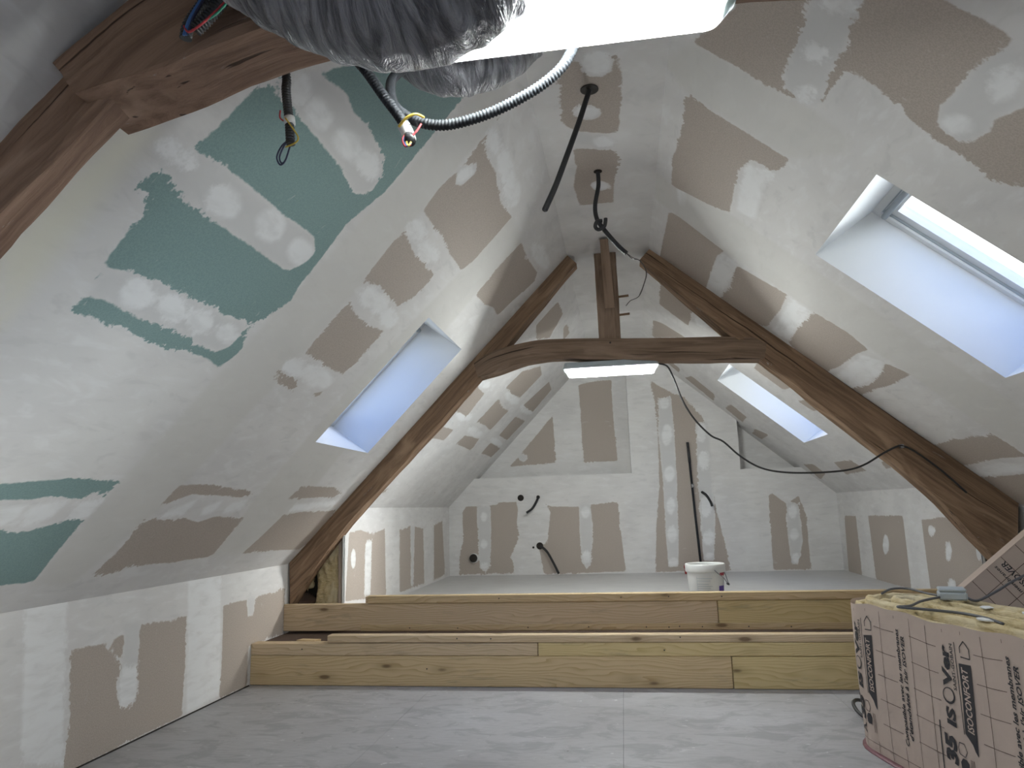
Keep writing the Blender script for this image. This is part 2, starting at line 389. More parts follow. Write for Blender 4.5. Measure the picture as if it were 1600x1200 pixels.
# bare board (b), cover strips (c), trowel dabs (d), tape bands (w) and a cream strip (y): outlines in metres on each surface
P = {
 'L': [
  ('b', [1.73, 3.24, 1.98, 3.54, 2.09, 3.74, 2.57, 3.88, 2.59, 3.75, 2.61, 3.61, 2.63, 3.35, 2.58, 3.14, 2.62, 2.95, 2.63, 2.84, 2.66, 2.76, 2.6, 2.65, 2.55, 2.59, 2.63, 2.48, 2.61, 2.37, 2.49, 2.39, 2.34, 2.39, 2.19, 2.37, 2.08, 2.38, 1.98, 2.39, 1.87, 2.39, 1.79, 2.39, 1.77, 2.42, 1.8, 2.45, 1.76, 2.57, 1.75, 2.69, 1.75, 2.75, 1.74, 2.78, 1.71, 2.8, 1.66, 2.8, 1.68, 2.87, 1.72, 3, 1.73, 3.08, 1.73, 3.13]),
  ('c', [1.58, 2.95, 1.7, 2.99, 1.77, 3, 1.89, 3.01, 2.09, 3.01, 2.23, 3.01, 2.35, 3.02, 2.47, 3.02, 2.55, 2.98, 2.55, 2.92, 2.49, 2.85, 2.37, 2.85, 2.19, 2.85, 2, 2.85, 1.86, 2.85, 1.78, 2.86, 1.71, 2.88, 1.65, 2.89]),
  ('c', [1.76, 3.29, 1.86, 3.42, 1.93, 3.42, 2.04, 3.45, 2.15, 3.43, 2.23, 3.45, 2.34, 3.44, 2.45, 3.44, 2.49, 3.41, 2.54, 3.39, 2.55, 3.31, 2.51, 3.26, 2.45, 3.25, 2.3, 3.28, 2.15, 3.28, 1.98, 3.28, 1.9, 3.28, 1.83, 3.27]),
  ('c', [1.77, 2.57, 1.81, 2.56, 1.88, 2.58, 1.98, 2.59, 2.11, 2.59, 2.23, 2.58, 2.3, 2.6, 2.37, 2.58, 2.5, 2.59, 2.54, 2.57, 2.56, 2.51, 2.55, 2.46, 2.5, 2.43, 2.39, 2.43, 2.24, 2.45, 2.13, 2.45, 2.01, 2.45, 1.93, 2.45, 1.87, 2.46, 1.8, 2.45]),
  ('d', [2.06, 2.91, 2.04, 2.88, 1.99, 2.86, 1.93, 2.86, 1.88, 2.89, 1.86, 2.92, 1.88, 2.95, 1.92, 2.97, 1.99, 2.97, 2.04, 2.95]),
  ('d', [2.29, 2.99, 2.32, 2.95, 2.31, 2.91, 2.26, 2.89, 2.2, 2.89, 2.15, 2.92, 2.12, 2.95, 2.13, 2.99, 2.17, 3.01, 2.23, 3.01]),
  ('d', [2.55, 2.98, 2.58, 2.94, 2.57, 2.91, 2.52, 2.88, 2.45, 2.89, 2.4, 2.91, 2.37, 2.94, 2.38, 2.98, 2.42, 3, 2.49, 3]),
  ('d', [1.78, 2.95, 1.76, 2.92, 1.72, 2.91, 1.66, 2.91, 1.62, 2.92, 1.6, 2.94, 1.61, 2.96, 1.65, 2.98, 1.71, 2.98, 1.76, 2.97]),
  ('d', [2.03, 3.38, 2.08, 3.37, 2.1, 3.34, 2.09, 3.31, 2.04, 3.29, 1.98, 3.29, 1.94, 3.3, 1.92, 3.33, 1.93, 3.36, 1.97, 3.38]),
  ('d', [2.25, 3.4, 2.31, 3.38, 2.34, 3.36, 2.32, 3.32, 2.27, 3.3, 2.2, 3.3, 2.15, 3.31, 2.12, 3.34, 2.14, 3.37, 2.18, 3.39]),
  ('d', [2.45, 3.41, 2.5, 3.39, 2.52, 3.36, 2.5, 3.33, 2.44, 3.32, 2.37, 3.32, 2.32, 3.34, 2.3, 3.37, 2.33, 3.4, 2.38, 3.41]),
  ('d', [1.91, 3.37, 1.94, 3.34, 1.93, 3.31, 1.91, 3.29, 1.86, 3.29, 1.83, 3.3, 1.8, 3.33, 1.81, 3.35, 1.83, 3.38, 1.87, 3.38]),
  ('d', [2.02, 2.55, 2.04, 2.51, 2.02, 2.48, 1.98, 2.46, 1.93, 2.47, 1.89, 2.5, 1.87, 2.53, 1.88, 2.56, 1.92, 2.58, 1.97, 2.57]),
  ('d', [2.23, 2.51, 2.22, 2.48, 2.18, 2.46, 2.12, 2.47, 2.07, 2.49, 2.05, 2.52, 2.05, 2.55, 2.09, 2.57, 2.14, 2.57, 2.2, 2.55]),
  ('d', [2.36, 2.54, 2.38, 2.51, 2.37, 2.48, 2.33, 2.46, 2.27, 2.47, 2.22, 2.5, 2.2, 2.53, 2.21, 2.56, 2.25, 2.58, 2.31, 2.57]),
  ('d', [2.55, 2.54, 2.57, 2.51, 2.56, 2.48, 2.52, 2.47, 2.46, 2.48, 2.42, 2.5, 2.4, 2.53, 2.41, 2.56, 2.45, 2.57, 2.5, 2.57]),
  ('b', [1.96, 1.7, 2.09, 1.72, 2.22, 1.74, 2.35, 1.76, 2.62, 1.76, 2.64, 1.67, 2.56, 1.69, 2.48, 1.66, 2.35, 1.67, 2.27, 1.65, 2.14, 1.65, 2.02, 1.63]),
  ('b', [2.1, 1.52, 2.26, 1.51, 2.36, 1.49, 2.42, 1.51, 2.51, 1.54, 2.62, 1.54, 2.64, 1.37, 2.66, 1.2, 2.57, 1.21, 2.5, 1.21, 2.34, 1.2]),
  ('d', [2.07, 1.62, 2.27, 1.63, 2.31, 1.53, 2.15, 1.52]),
  ('d', [2.29, 1.64, 2.46, 1.66, 2.44, 1.55, 2.33, 1.51]),
  ('d', [2.5, 1.65, 2.63, 1.67, 2.63, 1.56, 2.52, 1.54]),
  ('b', [2.91, 3.99, 2.96, 3.86, 3.07, 3.86, 3.28, 3.86, 3.46, 3.84, 3.62, 3.83, 3.83, 3.86, 3.84, 3.65, 3.84, 3.52, 3.81, 3.43, 3.53, 3.43, 3.37, 3.45, 2.98, 3.44, 2.95, 3.56, 2.97, 3.73]),
  ('b', [2.97, 3.23, 2.98, 3.31, 3.25, 3.28, 3.57, 3.3, 3.57, 3.14, 3.49, 3.03, 3.31, 3.05, 3.16, 3.05, 3.01, 3.02]),
  ('b', [3.05, 2.9, 3.18, 2.87, 3.37, 2.86, 3.58, 2.89, 3.58, 2.65, 3.56, 2.56, 3.3, 2.57, 3.06, 2.59, 3.05, 2.72]),
  ('b', [2.98, 2.45, 3.2, 2.44, 3.27, 2.38, 3.01, 2.41]),
  ('b', [3.39, 2.39, 3.53, 2.44, 3.51, 2.39]),
  ('b', [3.02, 1.75, 3.27, 1.77, 3.68, 1.73, 3.82, 1.69, 3.42, 1.69, 3.19, 1.7, 3.06, 1.64, 3.03, 1.63]),
  ('b', [3, 1.54, 3.19, 1.53, 3.29, 1.54, 3.47, 1.51, 3.57, 1.55, 3.88, 1.53, 3.91, 1.38, 3.92, 1.23, 3.52, 1.22, 3.33, 1.23, 3.19, 1.23, 3.15, 1.19, 3, 1.2, 3.02, 1.36]),
  ('b', [4.25, 1.79, 4.73, 1.8, 5.08, 1.72, 4.22, 1.68]),
  ('b', [4.36, 1.54, 4.56, 1.57, 5.15, 1.58, 5.2, 1.26, 5.1, 1.19, 4.55, 1.22, 4.27, 1.22, 4.31, 1.35]),
  ('b', [4.25, 3.42, 4.22, 3.71, 4.23, 3.86, 4.46, 3.85, 4.9, 3.89, 5, 3.84, 4.91, 3.61, 4.9, 3.54, 4.89, 3.46, 4.68, 3.47, 4.51, 3.43]),
  ('b', [5.69, 2.71, 5.63, 3.01, 5.86, 2.97, 6.14, 2.97, 6.22, 2.7]),
  ('b', [6.6, 3.14, 6.65, 3.36, 7.1, 3.55, 7.45, 3.51, 7.41, 3.17, 7.09, 3.14]),
  ('b', [6.66, 2.7, 6.69, 3.01, 7.05, 2.97, 7.41, 2.98, 7.39, 2.7, 7.03, 2.72]),
  ('b', [7.82, 3.14, 8.01, 3.54, 8.46, 3.52, 8.54, 3.16]),
  ('b', [7.94, 2.7, 7.92, 2.99, 8.56, 3.02, 8.52, 2.7]),
  ('b', [6.63, 2.42, 6.66, 2.54, 7.26, 2.56, 7.36, 2.41]),
  ('b', [7.87, 2.42, 7.85, 2.58, 8.55, 2.57, 8.5, 2.42]),
  ('b', [5.66, 2.43, 5.68, 2.52, 6.18, 2.54, 6.19, 2.41, 5.8, 2.39]),
  ('b', [5.68, 1.81, 5.93, 1.82, 5.82, 1.76]),
  ('b', [6.89, 1.81, 7.44, 1.81, 7.46, 1.79, 6.99, 1.78]),
  ('b', [5.88, 3.7, 5.88, 3.98, 6.32, 3.99, 6.56, 3.77, 6.22, 3.64]),
  ('b', [6.71, 3.95, 6.7, 4, 7.08, 4, 7.1, 3.9]),
  ('c', [2.95, 3.69, 3.06, 3.79, 3.12, 3.76, 3.1, 3.67, 3.04, 3.64]),
  ('d', [3.06, 3.77, 3.1, 3.77, 3.11, 3.74, 3.1, 3.7, 3.07, 3.66, 3.03, 3.65, 3, 3.66, 2.98, 3.68, 2.99, 3.72, 3.02, 3.76]),
  ('d', [3.07, 3.95, 3.15, 3.94, 3.18, 3.92, 3.16, 3.89, 3.09, 3.87, 3, 3.87, 2.93, 3.87, 2.9, 3.89, 2.92, 3.92, 2.98, 3.94]),
  ('d', [3.39, 3.98, 3.49, 3.96, 3.52, 3.93, 3.48, 3.89, 3.38, 3.87, 3.26, 3.88, 3.17, 3.9, 3.14, 3.93, 3.18, 3.96, 3.27, 3.98]),
  ('d', [3.68, 3.97, 3.76, 3.94, 3.77, 3.9, 3.71, 3.86, 3.61, 3.85, 3.5, 3.86, 3.44, 3.89, 3.43, 3.93, 3.48, 3.96, 3.57, 3.98]),
  ('d', [3.1, 3.41, 3.17, 3.4, 3.2, 3.37, 3.17, 3.34, 3.11, 3.31, 3.03, 3.31, 2.97, 3.32, 2.94, 3.35, 2.96, 3.38, 3.02, 3.41]),
  ('d', [3.35, 3.39, 3.44, 3.38, 3.49, 3.35, 3.47, 3.32, 3.39, 3.29, 3.29, 3.28, 3.21, 3.3, 3.16, 3.32, 3.18, 3.36, 3.25, 3.38]),
  ('d', [3.26, 3.04, 3.38, 3.02, 3.45, 2.98, 3.43, 2.94, 3.34, 2.92, 3.22, 2.92, 3.11, 2.94, 3.06, 2.98, 3.07, 3.01, 3.14, 3.04]),
  ('d', [3.6, 2.99, 3.64, 2.96, 3.63, 2.92, 3.57, 2.9, 3.49, 2.9, 3.41, 2.93, 3.38, 2.96, 3.39, 2.99, 3.44, 3.01, 3.52, 3.01]),
  ('d', [3.19, 2.52, 3.22, 2.49, 3.19, 2.46, 3.13, 2.44, 3.06, 2.45, 3, 2.47, 2.98, 2.5, 3, 2.53, 3.05, 2.55, 3.13, 2.54]),
  ('d', [3.54, 2.5, 3.53, 2.46, 3.46, 2.43, 3.34, 2.43, 3.23, 2.45, 3.17, 2.49, 3.17, 2.53, 3.24, 2.56, 3.35, 2.56, 3.46, 2.54]),
  ('d', [3.12, 1.61, 3.29, 1.68, 3.27, 1.56, 3.08, 1.53]),
  ('d', [3.38, 1.63, 3.51, 1.67, 3.53, 1.58, 3.42, 1.55]),
  ('d', [3.58, 1.64, 3.75, 1.68, 3.79, 1.6, 3.62, 1.56]),
  ('d', [4.38, 1.64, 5.05, 1.68, 5.04, 1.61, 4.38, 1.57]),
  ('d', [6.08, 3.07, 6.12, 3.04, 6.08, 3.01, 5.98, 2.99, 5.85, 2.98, 5.76, 3, 5.72, 3.02, 5.76, 3.05, 5.85, 3.07, 5.98, 3.08]),
  ('d', [7.58, 3.12, 7.51, 3.09, 7.29, 3.06, 7.02, 3.06, 6.81, 3.07, 6.72, 3.09, 6.77, 3.13, 6.97, 3.15, 7.23, 3.16, 7.47, 3.15]),
  ('d', [8.62, 3.14, 8.54, 3.11, 8.3, 3.08, 8, 3.07, 7.77, 3.09, 7.67, 3.11, 7.73, 3.14, 7.94, 3.17, 8.23, 3.18, 8.5, 3.17]),
  ('d', [7.26, 2.62, 7.25, 2.59, 7.09, 2.56, 6.87, 2.56, 6.67, 2.57, 6.56, 2.6, 6.58, 2.63, 6.71, 2.66, 6.92, 2.66, 7.13, 2.65]),
  ('d', [8.49, 2.62, 8.45, 2.59, 8.25, 2.58, 8, 2.58, 7.78, 2.59, 7.67, 2.62, 7.7, 2.64, 7.87, 2.66, 8.12, 2.66, 8.36, 2.65]),
  ('d', [6.38, 2.74, 6.42, 2.7, 6.35, 2.66, 6.19, 2.64, 6.02, 2.64, 5.9, 2.66, 5.87, 2.69, 5.93, 2.73, 6.08, 2.75, 6.25, 2.76]),
  ('d', [4.77, 4.02, 4.96, 4.02, 5.06, 4, 5.01, 3.96, 4.85, 3.92, 4.64, 3.9, 4.47, 3.9, 4.39, 3.93, 4.43, 3.96, 4.57, 4]),
  ('d', [5.56, 3.72, 5.6, 3.69, 5.53, 3.63, 5.37, 3.58, 5.21, 3.55, 5.08, 3.55, 5.05, 3.59, 5.11, 3.64, 5.25, 3.69, 5.42, 3.72]),
  ('w', [2.76, 4.1, 2.64, 3.97, 2.64, 2.95, 2.63, 1.75, 2.67, 1.19, 2.91, 1.15, 3.06, 1.64, 3.06, 2.61, 2.98, 3.46, 2.91, 3.99]),
  ('w', [4.23, 3.86, 4.25, 3.42, 4.38, 2.13, 4.55, 1.22, 3.92, 1.23, 3.82, 1.69, 3.75, 2.59, 3.81, 3.43, 3.83, 3.86]),
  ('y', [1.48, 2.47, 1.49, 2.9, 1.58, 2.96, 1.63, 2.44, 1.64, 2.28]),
 ],
 'R': [
  ('b', [2.65, 4.48, 2.34, 4.33, 2.15, 4.37, 1.97, 4.08, 2.19, 4.09, 2.34, 4.08, 2.52, 4.09, 2.59, 4.07, 2.63, 4]),
  ('b', [2.03, 3.93, 1.93, 3.94, 1.88, 3.89, 1.89, 3.73, 1.89, 3.53, 1.92, 3.52, 2, 3.55, 2.08, 3.56, 2.19, 3.56, 2.26, 3.57, 2.35, 3.54, 2.38, 3.46, 2.34, 3.42, 2.24, 3.4, 2.2, 3.42, 2.09, 3.38, 1.95, 3.35, 2.41, 3.06, 2.39, 3.2, 2.42, 3.22, 2.45, 3.3, 2.42, 3.41, 2.41, 3.54, 2.39, 3.63, 2.35, 3.67, 2.33, 3.79, 2.34, 3.89, 2.58, 3.91, 2.37, 3.93, 2.25, 3.92, 2.12, 3.93]),
  ('b', [3, 4.47, 3.02, 4.36, 3.02, 4.14, 3.02, 3.93, 3.11, 3.94, 3.19, 3.97, 3.19, 4.05, 3.22, 4.1, 3.36, 4.12, 3.52, 4.12, 3.82, 4.1, 3.89, 4.22, 3.95, 4.48, 3.63, 4.5, 3.53, 4.48, 3.24, 4.47]),
  ('b', [4.3, 4.47, 4.29, 4.4, 4.35, 4.05, 4.49, 4.08, 4.75, 4.08, 5.19, 4.07, 5.25, 4.22, 5.25, 4.49]),
  ('b', [4.43, 3.94, 4.37, 3.58, 4.66, 3.56, 5.01, 3.56, 5.14, 3.57, 5.26, 3.79, 5.27, 3.95, 4.83, 3.92]),
  ('b', [4.36, 3.4, 4.33, 3.17, 4.38, 3.02, 4.54, 3.04, 4.91, 3.03, 5.2, 3.05, 5.23, 3.25, 5.11, 3.38, 4.71, 3.4]),
  ('b', [4.4, 2.9, 4.33, 2.76, 4.62, 2.75, 5.29, 2.79, 5.23, 2.85, 4.9, 2.82, 4.56, 2.85]),
  ('b', [5.18, 2.22, 4.9, 2.23, 4.39, 2.21, 4.37, 1.88, 4.41, 2.01, 4.67, 2.02, 5.06, 2, 5.28, 1.97]),
  ('b', [5.27, 1.87, 4.64, 1.87, 4.37, 1.88, 4.84, 1.58, 5.31, 1.6]),
  ('b', [6.24, 3.43, 5.85, 3.44, 6.03, 3.1, 6.26, 3.12]),
  ('b', [6.29, 2.97, 5.99, 2.94, 5.95, 2.81, 6.26, 2.83]),
  ('b', [8.39, 3.93, 8.08, 3.87, 8.17, 3.54, 8.52, 3.5]),
  ('b', [8.45, 3.36, 8.08, 3.34, 8.13, 3.12, 8.53, 3.1]),
  ('b', [8.39, 2.95, 8.21, 2.81, 8.69, 2.8, 8.73, 2.93]),
  ('b', [8.4, 2.31, 8.08, 2.28, 8.1, 2.12, 8.56, 2.04]),
  ('b', [7.41, 2.25, 6.91, 2.23, 6.91, 2.08, 7.55, 2.06]),
  ('b', [6.34, 2.15, 6.05, 2.16, 6.18, 2.07, 6.45, 2.07]),
  ('b', [5.32, 4.48, 5.34, 4.19, 5.89, 4.11, 6.36, 4.1, 6.31, 4.42]),
  ('b', [6.96, 4.46, 6.84, 4.35, 6.77, 4.09, 7.66, 4.44]),
  ('b', [8.14, 4.22, 8.11, 4.03, 8.37, 4.02, 8.29, 4.21]),
  ('c', [1.97, 4.08, 1.87, 3.93, 2.03, 3.93, 2.12, 3.93, 2.25, 3.92, 2.37, 3.93, 2.58, 3.91, 2.63, 4, 2.59, 4.07, 2.52, 4.09, 2.34, 4.08, 2.19, 4.09]),
  ('c', [1.91, 3.49, 1.93, 3.53, 2, 3.55, 2.08, 3.56, 2.19, 3.56, 2.26, 3.57, 2.35, 3.54, 2.38, 3.46, 2.34, 3.42, 2.24, 3.4, 2.2, 3.42, 2.09, 3.38]),
  ('d', [2.31, 3.95, 2.35, 3.95, 2.38, 3.98, 2.4, 4.01, 2.39, 4.05, 2.37, 4.06, 2.33, 4.05, 2.29, 4.03, 2.28, 4, 2.28, 3.96]),
  ('d', [2.51, 3.93, 2.55, 3.93, 2.59, 3.94, 2.62, 3.97, 2.62, 4, 2.6, 4.02, 2.56, 4.02, 2.52, 4, 2.49, 3.97, 2.49, 3.94]),
  ('d', [2.07, 3.93, 2.09, 3.94, 2.12, 3.97, 2.14, 4.01, 2.14, 4.05, 2.13, 4.07, 2.1, 4.06, 2.07, 4.02, 2.05, 3.98, 2.05, 3.95]),
  ('d', [1.96, 3.47, 1.98, 3.44, 2.03, 3.42, 2.09, 3.42, 2.14, 3.44, 2.15, 3.46, 2.12, 3.49, 2.07, 3.51, 2.01, 3.51, 1.97, 3.49]),
  ('d', [2.27, 3.44, 2.31, 3.44, 2.34, 3.46, 2.36, 3.49, 2.35, 3.52, 2.33, 3.54, 2.29, 3.54, 2.26, 3.52, 2.24, 3.49, 2.25, 3.46]),
  ('d', [3.26, 4.11, 3.21, 4.03, 3.18, 3.96, 3.33, 3.97, 3.48, 3.97, 3.73, 3.95, 3.76, 4.07, 3.49, 4.1]),
  ('d', [4.37, 4.06, 4.41, 3.92, 4.81, 3.93, 5.24, 3.95, 5.23, 4.07, 4.69, 4.09]),
  ('d', [4.35, 3.56, 4.39, 3.41, 4.71, 3.4, 5.09, 3.38, 5.1, 3.52, 4.68, 3.54]),
  ('d', [4.5, 3.02, 4.4, 2.91, 4.59, 2.84, 4.94, 2.84, 5.22, 2.86, 5.25, 3, 4.89, 3]),
  ('d', [5.19, 1.96, 4.72, 1.99, 4.39, 1.94, 4.48, 1.89, 4.92, 1.88, 5.25, 1.88]),
  ('d', [3.91, 4.38, 4.03, 4.37, 4.13, 4.38, 4.15, 4.4, 4.1, 4.42, 3.99, 4.44, 3.87, 4.44, 3.79, 4.43, 3.76, 4.41, 3.81, 4.39]),
  ('d', [5.33, 4.42, 5.6, 4.41, 5.8, 4.42, 5.86, 4.45, 5.73, 4.49, 5.49, 4.51, 5.23, 4.51, 5.06, 4.5, 5.02, 4.48, 5.12, 4.45]),
  ('d', [5.72, 3.92, 5.86, 3.91, 6.02, 3.94, 6.14, 3.99, 6.16, 4.04, 6.08, 4.07, 5.93, 4.07, 5.77, 4.04, 5.66, 3.99, 5.65, 3.94]),
  ('w', [2.89, 4.6, 2.65, 4.48, 2.63, 4, 2.65, 3.75, 2.77, 3.74, 3.02, 3.93, 3, 4.47]),
  ('w', [3.85, 4.66, 3.95, 4.48, 3.84, 4.09, 3.84, 3.56, 3.88, 2.93, 3.87, 2.33, 4.34, 2.05, 4.39, 2.21, 4.33, 2.76, 4.36, 3.4, 4.35, 4.05, 4.29, 4.4, 4.25, 4.65]),
 ],
 'C': [
  ('b', [-0.17, 2.79, 0.09, 2.78, 0.1, 2.96, 0.08, 3.41, 0.03, 3.42, -0.12, 3.37, -0.18, 3.31, -0.2, 3.26]),
  ('b', [-0.16, 3.54, -0.06, 3.56, 0.06, 3.6, 0.09, 3.76, 0.05, 3.99, 0.04, 4.27, -0.17, 4.28, -0.19, 4, -0.16, 3.74]),
  ('c', [0.06, 2.83, 0.05, 2.89, 0.01, 2.92, -0.04, 2.91, -0.07, 2.86, -0.08, 2.8, -0.07, 2.74, -0.03, 2.72, 0.02, 2.73, 0.05, 2.77]),
  ('c', [0, 3.21, -0.01, 3.25, -0.05, 3.27, -0.1, 3.26, -0.13, 3.22, -0.14, 3.18, -0.13, 3.14, -0.09, 3.13, -0.05, 3.14, -0.01, 3.17]),
  ('c', [-0.05, 3.45, -0.07, 3.49, -0.09, 3.51, -0.13, 3.51, -0.15, 3.47, -0.16, 3.43, -0.15, 3.39, -0.12, 3.37, -0.09, 3.38, -0.06, 3.41]),
  ('c', [0.06, 3.52, 0.05, 3.56, 0.02, 3.59, -0.03, 3.58, -0.06, 3.54, -0.07, 3.49, -0.05, 3.44, -0.02, 3.42, 0.02, 3.43, 0.05, 3.47]),
  ('c', [0.02, 4.03, 0.01, 4.07, -0.02, 4.09, -0.06, 4.08, -0.08, 4.05, -0.09, 4, -0.08, 3.97, -0.05, 3.95, -0.02, 3.96, 0.01, 3.99]),
  ('d', [0.06, 2.83, 0.05, 2.88, 0.01, 2.91, -0.04, 2.9, -0.07, 2.86, -0.08, 2.8, -0.06, 2.75, -0.03, 2.72, 0.01, 2.73, 0.05, 2.77]),
  ('d', [-0, 3.21, -0.02, 3.24, -0.05, 3.26, -0.09, 3.25, -0.13, 3.22, -0.14, 3.18, -0.12, 3.15, -0.09, 3.13, -0.05, 3.14, -0.01, 3.17]),
  ('d', [0.06, 3.52, 0.05, 3.55, 0.02, 3.57, -0.02, 3.56, -0.05, 3.53, -0.06, 3.49, -0.05, 3.45, -0.02, 3.44, 0.02, 3.44, 0.05, 3.47]),
  ('d', [0.02, 4.03, 0.01, 4.06, -0.02, 4.08, -0.05, 4.07, -0.08, 4.04, -0.09, 4.01, -0.08, 3.97, -0.05, 3.96, -0.02, 3.96, 0.01, 3.99]),
 ],
 'B': [
  ('b', [-1.95, 1.08, -1.91, 1.15, -1.51, 1.16, -1.51, 1.19, -1.28, 1.19, -1.26, 1.1, -1.28, 0.95, -1.26, 0.83, -1.29, 0.7, -1.37, 0.55, -1.34, 0.49, -1.33, 0.35, -2, 0.34, -1.99, 0.55, -1.95, 0.76]),
  ('b', [-0.93, 1.16, -0.86, 1.12, -0.54, 1.11, -0.39, 1.13, -0.06, 1.15, -0.05, 0.88, -0.03, 0.59, -0.01, 0.35, -0.97, 0.33, -1.02, 0.63, -0.92, 0.7, -0.89, 0.91, -0.87, 1.06]),
  ('b', [0.4, 2.6, 0.54, 2.49, 0.8, 2.36, 1, 2.09, 1.04, 1.82, 1.04, 1.45, 1.06, 1.08, 1.11, 0.78, 1.18, 0.34, 0.33, 0.34, 0.37, 0.87, 0.43, 1.32, 0.45, 1.77, 0.45, 2.23]),
  ('b', [1.66, 1.18, 1.7, 1.2, 1.85, 1.07, 1.99, 1.16, 2.05, 0.93, 2.05, 0.34, 1.64, 0.34, 1.65, 0.81]),
  ('c', [-1.77, 1.15, -1.6, 1.15, -1.6, 0.76, -1.62, 0.44, -1.68, 0.38, -1.75, 0.41, -1.76, 0.65, -1.77, 0.91]),
  ('c', [-0.52, 1.15, -0.39, 1.15, -0.37, 0.86, -0.41, 0.44, -0.47, 0.38, -0.52, 0.47, -0.53, 0.86]),
  ('c', [0.48, 2.37, 0.63, 2.38, 0.65, 2.07, 0.64, 1.35, 0.62, 0.79, 0.59, 0.4, 0.48, 0.39, 0.47, 0.8, 0.48, 1.32, 0.47, 1.77]),
  ('c', [0.9, 2.07, 1.03, 2.05, 1.05, 1.75, 1.04, 1.37, 1.05, 1, 1, 0.45, 0.88, 0.46, 0.88, 1.01, 0.88, 1.38]),
  ('c', [1.85, 1.1, 1.98, 1.07, 1.99, 0.66, 1.91, 0.4, 1.84, 0.4, 1.83, 0.8]),
  ('d', [-1.64, 1.02, -1.65, 0.98, -1.67, 0.96, -1.7, 0.96, -1.72, 0.98, -1.73, 1.02, -1.72, 1.05, -1.7, 1.08, -1.67, 1.08, -1.64, 1.05]),
  ('d', [-1.64, 0.7, -1.65, 0.66, -1.68, 0.64, -1.71, 0.64, -1.73, 0.66, -1.74, 0.7, -1.73, 0.73, -1.7, 0.76, -1.68, 0.75, -1.65, 0.73]),
  ('d', [-1.63, 0.43, -1.64, 0.41, -1.67, 0.39, -1.7, 0.39, -1.73, 0.41, -1.74, 0.43, -1.73, 0.46, -1.7, 0.48, -1.66, 0.48, -1.64, 0.46]),
  ('d', [-0.39, 1.04, -0.4, 1, -0.43, 0.97, -0.47, 0.97, -0.5, 1, -0.51, 1.05, -0.49, 1.09, -0.46, 1.12, -0.43, 1.12, -0.4, 1.09]),
  ('d', [-0.41, 0.52, -0.42, 0.47, -0.45, 0.44, -0.48, 0.44, -0.51, 0.47, -0.52, 0.53, -0.5, 0.58, -0.48, 0.61, -0.44, 0.61, -0.42, 0.58]),
  ('d', [0.62, 2.3, 0.61, 2.26, 0.57, 2.23, 0.53, 2.23, 0.5, 2.26, 0.49, 2.31, 0.5, 2.35, 0.54, 2.38, 0.58, 2.38, 0.61, 2.35]),
  ('d', [0.63, 1.92, 0.61, 1.84, 0.57, 1.79, 0.53, 1.79, 0.5, 1.84, 0.49, 1.92, 0.51, 2, 0.55, 2.05, 0.59, 2.05, 0.62, 2]),
  ('d', [0.63, 1.46, 0.61, 1.4, 0.57, 1.36, 0.53, 1.36, 0.5, 1.4, 0.49, 1.47, 0.51, 1.53, 0.55, 1.56, 0.59, 1.56, 0.62, 1.52]),
  ('d', [0.61, 1.09, 0.59, 1.03, 0.56, 0.99, 0.53, 0.99, 0.5, 1.03, 0.49, 1.09, 0.51, 1.15, 0.54, 1.19, 0.58, 1.19, 0.6, 1.15]),
  ('d', [0.61, 0.76, 0.59, 0.7, 0.56, 0.66, 0.52, 0.66, 0.49, 0.7, 0.48, 0.76, 0.49, 0.82, 0.53, 0.86, 0.57, 0.86, 0.6, 0.82]),
  ('d', [0.6, 0.45, 0.59, 0.42, 0.55, 0.4, 0.51, 0.4, 0.48, 0.42, 0.47, 0.45, 0.49, 0.48, 0.52, 0.5, 0.56, 0.5, 0.59, 0.48]),
  ('d', [1.03, 1.94, 1.01, 1.87, 0.98, 1.82, 0.93, 1.83, 0.91, 1.87, 0.9, 1.94, 0.92, 2.01, 0.95, 2.06, 0.99, 2.05, 1.02, 2.01]),
  ('d', [1.04, 1.6, 1.02, 1.53, 0.98, 1.48, 0.94, 1.49, 0.9, 1.53, 0.9, 1.6, 0.91, 1.67, 0.95, 1.71, 1, 1.71, 1.03, 1.67]),
  ('d', [1.02, 1.08, 1, 0.99, 0.96, 0.94, 0.92, 0.94, 0.89, 0.99, 0.89, 1.08, 0.91, 1.17, 0.94, 1.22, 0.98, 1.22, 1.01, 1.16]),
  ('d', [1.03, 0.71, 1.01, 0.65, 0.97, 0.62, 0.92, 0.62, 0.89, 0.66, 0.88, 0.72, 0.9, 0.78, 0.94, 0.81, 0.98, 0.81, 1.02, 0.77]),
  ('d', [1, 0.51, 0.98, 0.49, 0.96, 0.47, 0.93, 0.47, 0.9, 0.49, 0.9, 0.51, 0.91, 0.54, 0.93, 0.55, 0.96, 0.55, 0.99, 0.54]),
  ('d', [1.97, 0.98, 1.95, 0.93, 1.92, 0.9, 1.89, 0.9, 1.86, 0.93, 1.86, 0.98, 1.87, 1.03, 1.9, 1.06, 1.94, 1.06, 1.96, 1.03]),
  ('d', [1.96, 0.73, 1.94, 0.69, 1.91, 0.66, 1.88, 0.66, 1.85, 0.69, 1.85, 0.73, 1.86, 0.77, 1.89, 0.8, 1.93, 0.8, 1.95, 0.77]),
  ('d', [1.95, 0.47, 1.94, 0.43, 1.91, 0.41, 1.88, 0.41, 1.86, 0.43, 1.85, 0.47, 1.86, 0.5, 1.89, 0.53, 1.92, 0.53, 1.94, 0.5]),
 ],
 'N': [
  ('b', [-0.48, 2.63, -0.31, 2.66, -0.06, 2.67, -0.07, 2.28, -0.04, 1.65, -0.46, 1.65, -0.47, 2.3]),
  ('b', [-1.39, 1.63, -0.82, 2.25, -0.8, 1.66]),
